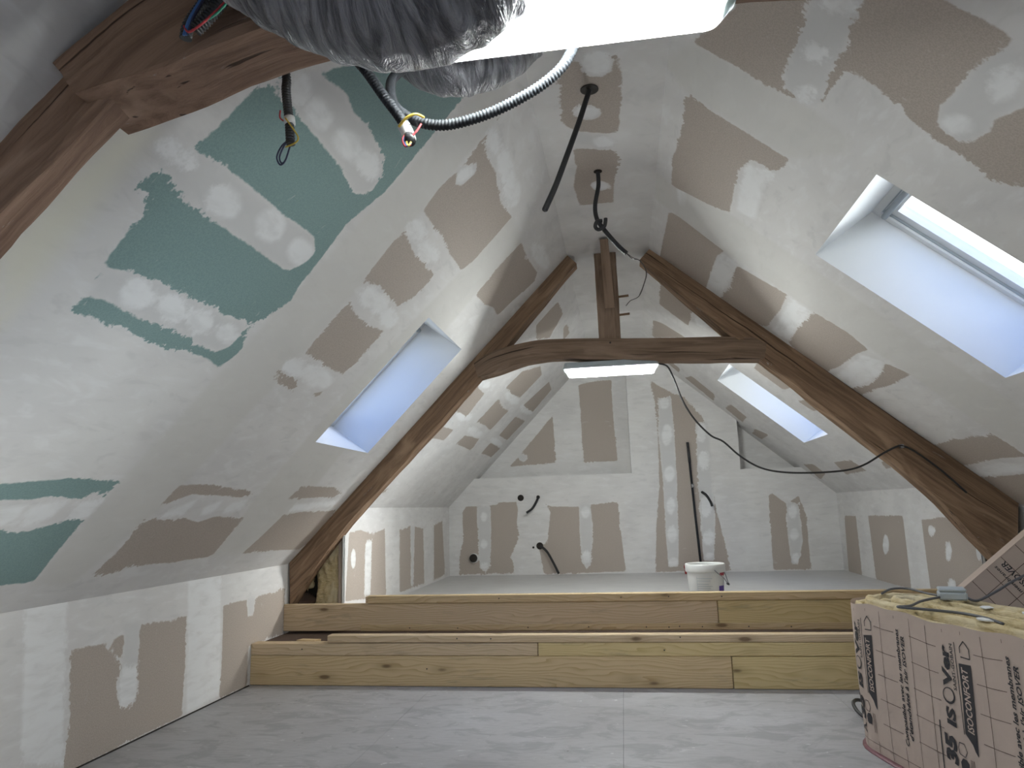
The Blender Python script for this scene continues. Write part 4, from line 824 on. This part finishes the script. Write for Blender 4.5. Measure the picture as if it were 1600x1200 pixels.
c = thing('conduit_bundle', (-.83, 1.2, 2.06), 'bundle of black conduits with blue and red wires against the near beam', 'conduit')
corrugated('conduit', [(-.76, 1.21, 2.26), (-.786, 1.21, 2.191), (-.812, 1.205, 2.143), (-.832, 1.20, 2.102), (-.837, 1.20, 2.072)], .0125, M['black'], c, pitch=.007)
corrugated('conduit', [(-.69, 1.20, 2.25), (-.726, 1.195, 2.182), (-.768, 1.19, 2.122), (-.806, 1.185, 2.076)], .0145, M['black'], c, pitch=.007)
tube('tape_wrap', [(-.782, 1.208, 2.20), (-.792, 1.206, 2.176)], .0165, M['tape'], c, n=12, sub=0)
for k, mm in enumerate(('bwire', 'bwire', 'nwire')):
    tube('wire', [(-.775+k*.004, 1.18, 2.18), (-.795+k*.003, 1.178, 2.135), (-.815+k*.004, 1.178, 2.10), (-.828+k*.005, 1.18, 2.064)], .0028, M[mm], c, n=6)
tube('wire', [(-.828, 1.18, 2.085), (-.812, 1.176, 2.067), (-.775, 1.176, 2.09), (-.735, 1.178, 2.13), (-.705, 1.18, 2.175)], .0025, M['rwire'], c, n=6)
tube('wire', [(-.790, 1.178, 2.085), (-.758, 1.178, 2.10), (-.728, 1.18, 2.135), (-.705, 1.185, 2.18)], .0025, M['gwire'], c, n=6)

def rosette(parent, p, r, nm='hole'):
    return lathe(nm, [(.0001, 0), (r*.85, -.0005), (r, -.003), (r, 0)], p, M['void'], parent, n=20)
c = thing('ceiling_conduit', (-.05, 3.006, ZC), 'straight black conduit hanging from the larger ceiling hole', 'conduit')
rosette(c, (-.05, 3.006, ZC-.001), .042)
corrugated('conduit', [(-.05, 3.006, 2.985), (-.066, 3.0, 2.94), (-.102, 2.95, 2.804), (-.16, 2.85, 2.589), (-.206, 2.77, 2.423), (-.249, 2.70, 2.289)], .0125, M['black'], c, pitch=.006)
c = thing('ceiling_conduit', (-.04, 3.828, ZC), 'knotted black conduit hanging from the ceiling before the king post', 'conduit')
rosette(c, (-.04, 3.828, ZC-.001), .024)
corrugated('conduit', [(-.04, 3.828, 2.985), (-.041, 3.82, 2.90), (-.064, 3.78, 2.768), (-.060, 3.75, 2.679), (-.034, 3.72, 2.612), (.014, 3.70, 2.534), (.056, 3.70, 2.479), (.092, 3.70, 2.440)], .0125, M['black'], c, pitch=.006)
tube('knot', [(-.03, 3.695, 2.635), (-.058, 3.69, 2.63), (-.068, 3.70, 2.605), (-.05, 3.70, 2.588), (-.02, 3.69, 2.60), (-.012, 3.69, 2.625), (-.01, 3.69, 2.645)], .0105, M['black'], c, n=10)
for k in (0, 1):
    tube('wire', [(.088, 3.70, 2.444), (.12, 3.70, 2.408+k*.004), (.16, 3.70, 2.391), (.19+k*.003, 3.70, 2.327), (.172+k*.004, 3.70, 2.257), (.142, 3.70, 2.196), (.097, 3.70, 2.175), (.072, 3.70, 2.148)], .0022, M[('bcable', 'oak')[k]], c, n=6) if k == 0 else tube('wire', [(.088, 3.70, 2.444), (.125, 3.70, 2.412), (.163, 3.69, 2.386), (.187, 3.69, 2.32), (.168, 3.69, 2.25), (.145, 3.69, 2.20)], .0018, M['nail'], c, n=6)

c = thing('lamp_cable', (1.3, 5.17, 1.288), 'dark cable sagging from the far light to the right rafter', 'cable')
tube('cable', [(.298, 5.2, 2.122), (.37, 5.2, 2.098), (.41, 5.2, 2.01), (.462, 5.19, 1.841), (.536, 5.18, 1.697), (.637, 5.17, 1.577), (.721, 5.17, 1.528), (.822, 5.16, 1.425), (.944, 5.15, 1.34), (1.09, 5.14, 1.30), (1.3, 5.14, 1.288), (1.506, 5.14, 1.297), (1.63, 5.14, 1.331), (1.757, 5.135, 1.403), (1.84, 5.13, 1.442), (1.884, 5.135, 1.446), (1.963, 5.145, 1.404), (2.108, 5.145, 1.275), (2.246, 5.145, 1.122)], .0065, M['bcable'], c, n=8)
box('clip', 1.868, 1.892, 5.13, 5.165, 1.432, 1.458, M['metal'], c, bev=.003)

def wall_conduit(path, label, hole_r, hp):
    c = thing('wall_conduit', path[0], label, 'conduit')
    corrugated('conduit', path, .015, M['black'], c, pitch=.01)
    if hole_r: tube('hole', [(hp[0], YB+.01, hp[2]), (hp[0], YB-.003, hp[2])], hole_r, M['void'], c, n=18, sub=0)
wall_conduit([(-1.01, 8.64, 1.235), (-1.03, 8.54, 1.17), (-1.075, 8.50, 1.10), (-1.14, 8.48, 1.055)], 'short black conduit curling from the upper left of the back wall', .022, (-1.012, 0, 1.236))
wall_conduit([(-1.006, 8.64, .661), (-.92, 8.54, .60), (-.845, 8.52, .47), (-.79, 8.55, .346)], 'black conduit drooping from a round hole to the platform floor', .042, (-1.012, 0, .661))
wall_conduit([(.919, 8.64, 1.235), (.955, 8.54, 1.195), (.99, 8.50, 1.12), (1.003, 8.49, 1.07)], 'short black conduit curving down beside the leaning broom handle', 0, None)
o = tag(tube('cable_hole', [(-1.225, YB+.02, 1.234), (-1.225, YB-.004, 1.234)], .038, M['void'], None, n=20, sub=0), 'round dark box hole high on the left of the back wall', 'hole')
p = thing('pipe_stub', (-1.813, YB, .534), 'pale round pipe end near the lower left of the back wall', 'pipe')
tube('pipe_rim', [(-1.813, YB-.03, .534), (-1.813, YB+.02, .534)], .058, M['wplastic'], p, n=24, sub=0)
tube('pipe_bore', [(-1.818, YB-.034, .534), (-1.818, YB+.01, .534)], .049, M['void'], p, n=24, sub=0)
tag(tube('cable_hole', [(-1.09, YB+.01, .645), (-1.09, YB-.003, .645)], .013, M['void'], None, n=12, sub=0), 'tiny dark screw hole just left of the drooping conduit', 'hole')

# ---------------- bucket and broom ----------------
b = thing('paint_bucket', (.566, 5.50, ZP), 'white plastic compound bucket standing behind the upper step', 'bucket')
bx, by = .566, 5.50
lathe('body', [(.0001, .004), (.112, .004), (.116, .008), (.133, .30), (.134, .31)], (bx, by, ZP), M['wplastic'], b, n=40)
lathe('rim', [(.134, .285), (.141, .287), (.143, .295), (.143, .337), (.140, .343), (.128, .343), (.126, .335), (.124, .012), (.0001, .012)], (bx, by, ZP), M['wplastic'], b, n=40)
def on_bucket(nm, a0, a1, z0, z1, m, off=.0012):
    V = []; F = []; n = 8
    for z in (z0, z1):
        r = .116+(z-.008)*(.017/.292)+off
        for k in range(n+1):
            a = math.radians(a0+(a1-a0)*k/n); V.append((bx+r*math.sin(a), by-r*math.cos(a), ZP+z))
    for k in range(n): F.append((k, k+1, n+2+k, n+1+k))
    return mesh(nm, V, F, m, b)
on_bucket('label_purple', 38, 66, .135, .192, M['purple']); on_bucket('label_red', 42, 72, .262, .282, M['wred'])
for k, z in enumerate((.245, .228, .205, .19, .176, .16, .146)): on_bucket('print_line', -34, 14-(k % 3)*6, z, z+.003, M['gplastic'])
on_bucket('print_line', -35, -34, .14, .26, M['gplastic'])
tube('handle', [(bx+.05, by-.135, ZP+.305), (bx+.075, by-.135, ZP+.28), (bx+.115, by-.11, ZP+.245), (bx+.145, by-.07, ZP+.20), (bx+.155, by-.02, ZP+.195), (bx+.148, by+.04, ZP+.25), (bx+.13, by+.07, ZP+.30)], .0035, M['metal'], b, n=6)
tube('grip', [(bx+.14, by-.08, ZP+.207), (bx+.153, by-.04, ZP+.197)], .008, M['black'], b, n=8, sub=0)
br = thing('broom', (.83, 8.48, ZP), 'broom with dark handle and red head leaning on the back wall', 'broom')
tube('handle', [(.83, 8.46, ZP+.06), (.81, 8.53, 1.0), (.789, 8.60, 1.815)], .0135, M['dgrey'], br, n=10, sub=0)
tube('joint', [(.8085, 8.535, 1.29), (.807, 8.54, 1.33)], .0155, M['metal'], br, n=10, sub=0)
tube('grip', [(.796, 8.578, 1.58), (.789, 8.60, 1.82)], .0165, M['black'], br, n=10, sub=0)
box('head', .64, 1.02, 8.42, 8.50, ZP+.05, ZP+.10, M['red'], br, bev=.012)
box('bristles', .645, 1.015, 8.43, 8.49, ZP, ZP+.052, M['red'], br, bev=.004)

# ---------------- insulation roll with printed facing ----------------
P0 = Vector((1.284, 3.62, 0)); DU = Vector((.235, -.972, 0)); NW = Vector((-.972, -.235, 0)); HW, RH, RL = .255, .632, 1.42
def surf(u, v, off=0.0):
    R = HW+off
    if u >= 0: p = P0+DU*u+NW*R
    else:
        a = -u/HW; p = P0+R*(math.cos(a)*NW-math.sin(a)*DU)
    sag = .012*math.sin(v*5+u*3)-.04*(1-v/RH)*max(0, 1-abs(u)*2)*.0
    return Vector((p.x, p.y, v+(.006*math.sin(u*9)+.004*math.sin(u*23))*(v/RH)))+NW*sag*.4
def outline(R):
    q = []
    for k in range(19):
        a = math.pi*k/18; q.append(P0+R*(math.cos(a)*NW-math.sin(a)*DU))
    for t in np.linspace(0, RL, 14)[1:]: q.append(P0+DU*t-NW*R)
    for k in range(1, 18):
        a = math.pi*k/18; q.append(P0+DU*RL+R*(-math.cos(a)*NW+math.sin(a)*DU))
    for t in np.linspace(RL, 0, 14)[:-1]: q.append(P0+DU*t+NW*R)
    return q
roll = thing('insulation_roll', (1.4, 3.0, 0), 'big standing mineral wool roll with printed kraft facing at lower right', 'insulation')
us = list(np.linspace(-math.pi*HW, RL, 80)); V = []; F = []; nv = 9
for u in us:
    for k in range(nv): V.append(surf(u, RH*k/(nv-1)))
for i in range(len(us)-1):
    for k in range(nv-1): F.append((i*nv+k, (i+1)*nv+k, (i+1)*nv+k+1, i*nv+k+1))
fac = mesh('kraft_facing', V, F, M['kraft'], roll, smooth=True)
rings = [(.240, .598), (.195, .622), (.140, .607), (.085, .625), (.035, .612)]
for i, (R, zt) in enumerate(rings):
    o_ = outline(R); Ri = rings[i+1][0]+.004 if i+1 < len(rings) else .001; n_ = outline(Ri); N = len(o_)
    V = []; F = []
    for kk, (q, z) in enumerate(((o_, .01), (o_, zt+.012), ([a.lerp(c_, .12) for a, c_ in zip(o_, n_)], zt+.024), ([a.lerp(c_, .5) for a, c_ in zip(o_, n_)], zt+.026), ([a.lerp(c_, .9) for a, c_ in zip(o_, n_)], zt+.02), (n_, zt-.03))):
        for j, a in enumerate(q):
            V.append((a.x, a.y, z+(.006*wob(j*.5+kk, i*3.1) if kk in (1, 2, 3, 4) else 0)))
    for kk in range(5):
        for j in range(N): F.append((kk*N+j, kk*N+(j+1) % N, (kk+1)*N+(j+1) % N, (kk+1)*N+j))
    if i == len(rings)-1: F.append(tuple(range(5*N, 6*N)))
    mesh('wool_layer', V, F, M['wool'], roll, smooth=True)
# print on the facing: text runs up the roll
def wrapped(name, tv, tf, u0, v0, m, off, parent):
    return mesh(name, [surf(u0-y, v0+x, off) for x, y in tv], tf, m, parent)
def textmesh(s, h, shear=0.0, width=None, bold=0.0):
    cu = bpy.data.curves.new('t', 'FONT'); cu.body = s; cu.size = 1.0; cu.resolution_u = 2; cu.offset = bold; cu.shear = shear
    ob = bpy.data.objects.new('t', cu); COL.objects.link(ob)
    dg = bpy.context.evaluated_depsgraph_get(); dg.update(); me = ob.evaluated_get(dg).to_mesh()
    v = np.array([(p.co.x, p.co.y) for p in me.vertices]); f = [tuple(p.vertices) for p in me.polygons]
    ob.evaluated_get(dg).to_mesh_clear(); bpy.data.objects.remove(ob); bpy.data.curves.remove(cu)
    v[:, 0] -= v[:, 0].min(); sy = h/.70; sx = sy if width is None else width/v[:, 0].max()
    v[:, 0] *= sx; v[:, 1] *= sy; return v, f
def prn(name, s, u, v, h, m, shear=0.0, width=None, bold=0.0, off=.0022, parent=fac):
    tv, tf = textmesh(s, h, shear, width, bold); return wrapped(name, tv, tf, u, v, m, off, parent)
def strip(name, pts, w, m, off=.0018, parent=fac):
    """polyline (u,v) drawn as a flat line of width w on the facing"""
    V = []; F = []
    for (u0, v0), (u1, v1) in zip(pts, pts[1:]):
        L = math.hypot(u1-u0, v1-v0); n = max(1, int(L/.05)); nx, ny = -(v1-v0)/L*w/2, (u1-u0)/L*w/2; b_ = len(V)
        for k in range(n+1):
            t = k/n; u = u0+(u1-u0)*t; v = v0+(v1-v0)*t
            V += [surf(u+nx, v+ny, off), surf(u-nx, v-ny, off)]
        for k in range(n): F.append((b_+2*k, b_+2*k+1, b_+2*k+3, b_+2*k+2))
    return mesh(name, V, F, m, parent)
def area(name, pts, m, off=.0018, parent=fac): return mesh(name, [surf(u, v, off) for u, v in pts], [tuple(range(len(pts)))], m, parent)
blocks = []
for k in (-1, 0, 1):
    s = k*.6
    prn('print_text', 'Compatible avec les membranes', .272+s, .105, .021, M['ink'], .25, .455, .028)
    prn('print_text', "d'étanchéité à l'air ISOVER", .306+s, .135, .021, M['ink'], .25, .40, .028)
    prn('print_logo', 'IS', .568+s, .262, .044, M['ink'], .12, .070, .045)
    tv = []; tf = []          # the round letter: crescent ring
    for q in range(25):
        a = 2*math.pi*q/24; w = .0035+.0055*(.5-.5*math.cos(a-.6))
        for rr, ry in ((.030, .033), (.030-w, .033-w)): tv.append((.030+rr*math.cos(a), .022+ry*math.sin(a)))
    tf = [(2*q, 2*q+1, 2*q+3, 2*q+2) for q in range(24)]
    wrapped('print_logo', tv, tf, .568+s, .342, M['ink'], .0022, fac)
    prn('print_logo', 'Ver', .568+s, .406, .044, M['ink'], .10, .150, .045)
    prn('print_text', 'SAINT-GOBAIN', .593+s, .397, .016, M['ink'], 0, .165, .014)
    strip('print_line', [(.607+s, .25), (.606+s, .40), (.605+s, .57)], .0035, M['ink'])
    area('print_band', [(.618+s, .497), (.681+s, .502), (.676+s, .35), (.668+s, .19), (.655+s, .205), (.645+s, .225), (.612+s, .255), (.618+s, .38)], M['ink'])
    prn('print_text', 'ISOCONFORT', .660+s, .262, .030, M['kraft'], .2, .225, .022, off=.003)
    strip('print_house', [(.632+s, .522), (.680+s, .522), (.680+s, .556), (.656+s, .580), (.632+s, .556), (.632+s, .535)], .004, M['ink'])
    prn('print_text', '35', .556+s, .128, .054, M['ink'], .15, .105, .06)
    prn('print_text', 'λ', .556+s, .07, .05, M['ink'], .0, .045, .02)
    strip('print_line', [(.475+s, .02), (.478+s, .27)], .006, M['ink'])
    strip('print_icon', [(.572+s, .175), (.60+s, .170), (.612+s, .19), (.60+s, .215), (.575+s, .215), (.568+s, .195), (.572+s, .175)], .003, M['ink'])
    area('print_icon', [(.575+s, .125), (.585+s, .118), (.612+s, .12), (.616+s, .15), (.605+s, .163), (.585+s, .163), (.573+s, .148)], M['ink'])
    for j in range(3): strip('print_line', [(.626+s+j*.008, .09), (.626+s+j*.008, .17)], .0025, M['kgrid'])
    blocks += [(.235+s, .325+s, .09, .60), (.49+s, .695+s, .05, .60)]
def free(u, v): return not any(a < u < b and c_ < v < d for a, b, c_, d in blocks)
g0 = .046
for i in range(-6, 14):
    u = g0+i*.1
    if u < -.7 or u > RL-.02: continue
    seg = None; v = .012
    while v <= RH-.01:
        ok = free(u, v)
        if ok and seg is None: seg = v
        if seg is not None and (not ok or v+.012 > RH-.01):
            strip('grid_line', [(u+.002*math.sin(seg*9+i), seg), (u+.002*math.sin(v*9+i), v)], .0022, M['kgrid'], .0012); seg = None
        v += .012
for v in (.045, .145, .245, .345, .444, .543):
    seg = None; u = -.7
    while u <= RL-.02:
        ok = free(u, v)
        if ok and seg is None: seg = u
        if seg is not None and (not ok or u+.02 > RL-.02):
            if u-seg > .015: strip('grid_line', [(seg, v), (u, v)], .0022, M['kgrid'], .0012)
            seg = None
        u += .02
# strip of film under the roll and the cable loop at its foot
q = []
for u in np.linspace(-.35, .9, 26):
    p = surf(u, 0, .004+.022*max(0, math.sin((u+.35)/1.25*math.pi))); q.append(p)
V = []; F = []
for i, p in enumerate(q):
    V += [(p.x, p.y, .001), (p.x, p.y, .005), (p.x-NW.x*.03, p.y-NW.y*.03, .010), (p.x-NW.x*.03, p.y-NW.y*.03, .001)]
for i in range(len(q)-1):
    for k in range(4): F.append((i*4+k, (i+1)*4+k, (i+1)*4+(k+1) % 4, i*4+(k+1) % 4))
mesh('wrapping_film', V, F, M['film'], roll, smooth=True)
tag(tube('cable_loop', [(1.34, 4.20, .01), (1.25, 4.30, .02), (1.17, 4.24, .05), (1.12, 4.12, .055), (1.13, 4.01, .03), (1.22, 3.94, .012), (1.30, 3.93, .01)], .009, M['bcable'], None, n=8), 'dark cable loop sticking out on the floor behind the roll', 'cable')

# leaning slab of the same wool behind the roll
S0 = Vector((1.62, 4.22, .505)); E1 = Vector((.788, .02, .616)).normalized(); E2 = Vector((.616, -.10, -.788)).normalized(); EN = E2.cross(E1).normalized()
if EN.y > 0: EN = -EN
fl_ = thing('insulation_slab', (2.0, 4.25, 0), 'tilted slab of kraft faced wool leaning behind the big roll', 'insulation')
def slabp(a, b, n): return S0+E1*a+E2*b+EN*n
def pslab(nm, a0, a1, b0, b1, n0, n1, m, par):
    return mesh(nm, [slabp(a, b, n) for n in (n0, n1) for a, b in ((a0, b0), (a1, b0), (a1, b1), (a0, b1))], [(0, 1, 2, 3), (7, 6, 5, 4), (0, 4, 5, 1), (1, 5, 6, 2), (2, 6, 7, 3), (3, 7, 4, 0)], m, par)
pslab('wool_core', .003, .737, .003, .585, -.10, -.001, M['wool'], fl_); kf = pslab('kraft_facing', 0, .74, 0, .588, 0, .003, M['kraft'], fl_); pslab('kraft_edge', 0, .74, -.004, .0025, -.10, .003, M['kraft'], fl_)
for a in (.04, .14, .24, .34, .44, .54, .64): pslab('grid_line', a, a+.003, 0, .588, .003, .0036, M['kgrid'], kf)
for b_ in (.09, .19, .29, .39, .49): pslab('grid_line', 0, .74, b_, b_+.003, .003, .0036, M['kgrid'], kf)
def sprn(s, a, b, h, width, rot, m=M['ink'], off=.0042):
    tv, tf = textmesh(s, h, .2, width, .015); c_, s_ = math.cos(rot), math.sin(rot)
    return mesh('print_text', [slabp(a-y, b-x, off) for x, y in tv], tf, m, kf)
sprn('ISOVER', .44, .175, .030, .15, 0); sprn('membranes', .39, .185, .018, .17, 0)
pslab('print_band', .10, .20, .13, .17, .003, .004, M['ink'], kf)
mesh('print_house', [slabp(a, b, .004) for a, b in ((.07, .06), (.11, .05), (.13, .075), (.11, .10), (.07, .09), (.078, .085), (.106, .092), (.12, .075), (.106, .058), (.078, .067))], [(0, 1, 8, 9), (1, 2, 7, 8), (2, 3, 6, 7), (3, 4, 5, 6)], M['ink'], kf)

# junction box and its cables on the roll
zt = .655
jb = thing('junction_box', (1.41, 3.50, zt), 'grey junction box with cables resting on top of the wool roll', 'junction box')
ang = math.atan2(-.031, .098)
bxo = box('body', -.055, .055, -.05, .05, 0, .035, M['gplastic'], jb, bev=.007); bxo.location = (0, 0, 0); bxo.rotation_euler = (0, 0, ang)
bxl = box('lid', -.053, .053, -.048, .048, .036, .05, M['gplastic'], jb, bev=.007); bxl.location = (0, 0, 0); bxl.rotation_euler = (0, 0, ang)
Z = zt
tube('cable', [(1.193, 3.727, Z), (1.262, 3.80, Z+.012), (1.333, 3.79, Z+.014), (1.352, 3.62, Z+.012), (1.37, 3.54, Z+.012)], .0055, M['cable'], jb, n=8)
tube('cable', [(1.37, 3.49, Z+.014), (1.245, 3.392, Z+.008), (1.165, 3.306, Z), (1.105, 3.275, Z), (1.175, 3.203, Z), (1.266, 3.095, Z), (1.299, 2.968, Z), (1.312, 2.87, Z-.006)], .0055, M['cable'], jb, n=8)
tube('cable', [(1.45, 3.46, Z+.012), (1.49, 3.45, Z), (1.62, 3.56, Z+.025), (1.80, 3.75, Z+.055), (2.0, 3.95, Z+.06), (2.3, 4.1, Z-.05), (2.5, 4.0, .40)], .0055, M['cable'], jb, n=8)
for i, (x, y, s_, lab) in enumerate(((1.28, 2.93, .030, 'white plaster scrap nearest the printed edge of the roll'), (1.43, 3.24, .026, 'white plaster scrap on the wool just in front of the box'), (1.50, 3.08, .018, 'small white scrap on the wool far from the box'))):
    V = [(x+s_*math.cos(a)*(.6+.5*hashn(k, i)), y+s_*1.6*math.sin(a)*(.6+.5*hashn(k+9, i)), zt-.004+.004*hashn(k, i+3)) for k, a in enumerate(np.linspace(0, 2*math.pi, 9)[:-1])]
    V2 = [(a, b_, c_+.004) for a, b_, c_ in V]
    tag(mesh('plaster_scrap', V+V2, [tuple(range(8, 16)), tuple(range(7, -1, -1))]+[(k, (k+1) % 8, 8+(k+1) % 8, 8+k) for k in range(8)], M['scrap']), lab, 'scrap', 'scraps on the wool roll')

# wool stuffed into the open end of the left knee wall
wi = thing('insulation_batt', (-2.28, 5.34, .33), 'yellow mineral wool batt in the gap beside the left back knee wall', 'insulation')
V = []; F = []; nx, nz = 14, 26
for i in range(nx+1):
    for k in range(nz+1):
        x = -2.35+.165*i/nx; z = .31+(zl(x)-.04-.31)*k/nz
        V.append((x+.008*wob(z*9, 2), 5.318+.02*wob(x*60+3*wob(z*6, 1), 3)+.012*wob(z*16, i*.6), z))
n0 = len(V)
V += [(x, 5.52, z) for x, _, z in V]
for i in range(nx):
    for k in range(nz):
        a = i*(nz+1)+k; F += [(a, a+nz+1, a+nz+2, a+1)]
for k in range(nz): F += [(k, k+1, n0+k+1, n0+k), (nx*(nz+1)+k, n0+nx*(nz+1)+k, n0+nx*(nz+1)+k+1, nx*(nz+1)+k+1)]
mesh('wool', V, F, M['wool'], wi, smooth=True)
kx = box('kraft_edge', -2.185, -2.158, 5.33, 5.52, .31, 1.03, M['kraft'], wi, bev=.004)
def lump(nm, c, r, m, par=None, seed=0, sq=(1, 1, 1)):
    V = []; F = []; nu, nv_ = 20, 12
    for j in range(nv_+1):
        th = math.pi*j/nv_
        for i in range(nu):
            ph = 2*math.pi*i/nu; w = 1+.22*wob(th*3+seed, i*.0)+.2*wob(math.cos(ph)*3+th*2, seed)+.12*wob(math.sin(ph)*7+th*5, seed+2)
            V.append((c[0]+sq[0]*r*w*math.sin(th)*math.cos(ph), c[1]+sq[1]*r*w*math.sin(th)*math.sin(ph), c[2]+sq[2]*r*w*math.cos(th)))
    for j in range(nv_):
        for i in range(nu): F.append((j*nu+i, (j+1)*nu+i, (j+1)*nu+(i+1) % nu, j*nu+(i+1) % nu))
    return mesh(nm, V, F, m, par, smooth=True)
tag(lump('wool_tuft', (-2.445, 5.37, .60), .055, M['wool'], None, 3, (1, .6, 1.1)), 'curled yellow wool tuft beside the foot of the left rafter', 'insulation')
tag(lump('wool_tuft', (-2.45, 5.38, .43), .075, M['brownpaper'], None, 6, (1, .6, .95)), 'dark brown crumpled wool tuft at the left rafter foot', 'insulation')
tag(lump('wool_tuft', (2.53, 5.20, .985), .03, M['wool'], None, 9, (.6, .6, 1.4)), 'small yellow wool tuft sticking out at the right rafter foot', 'insulation')
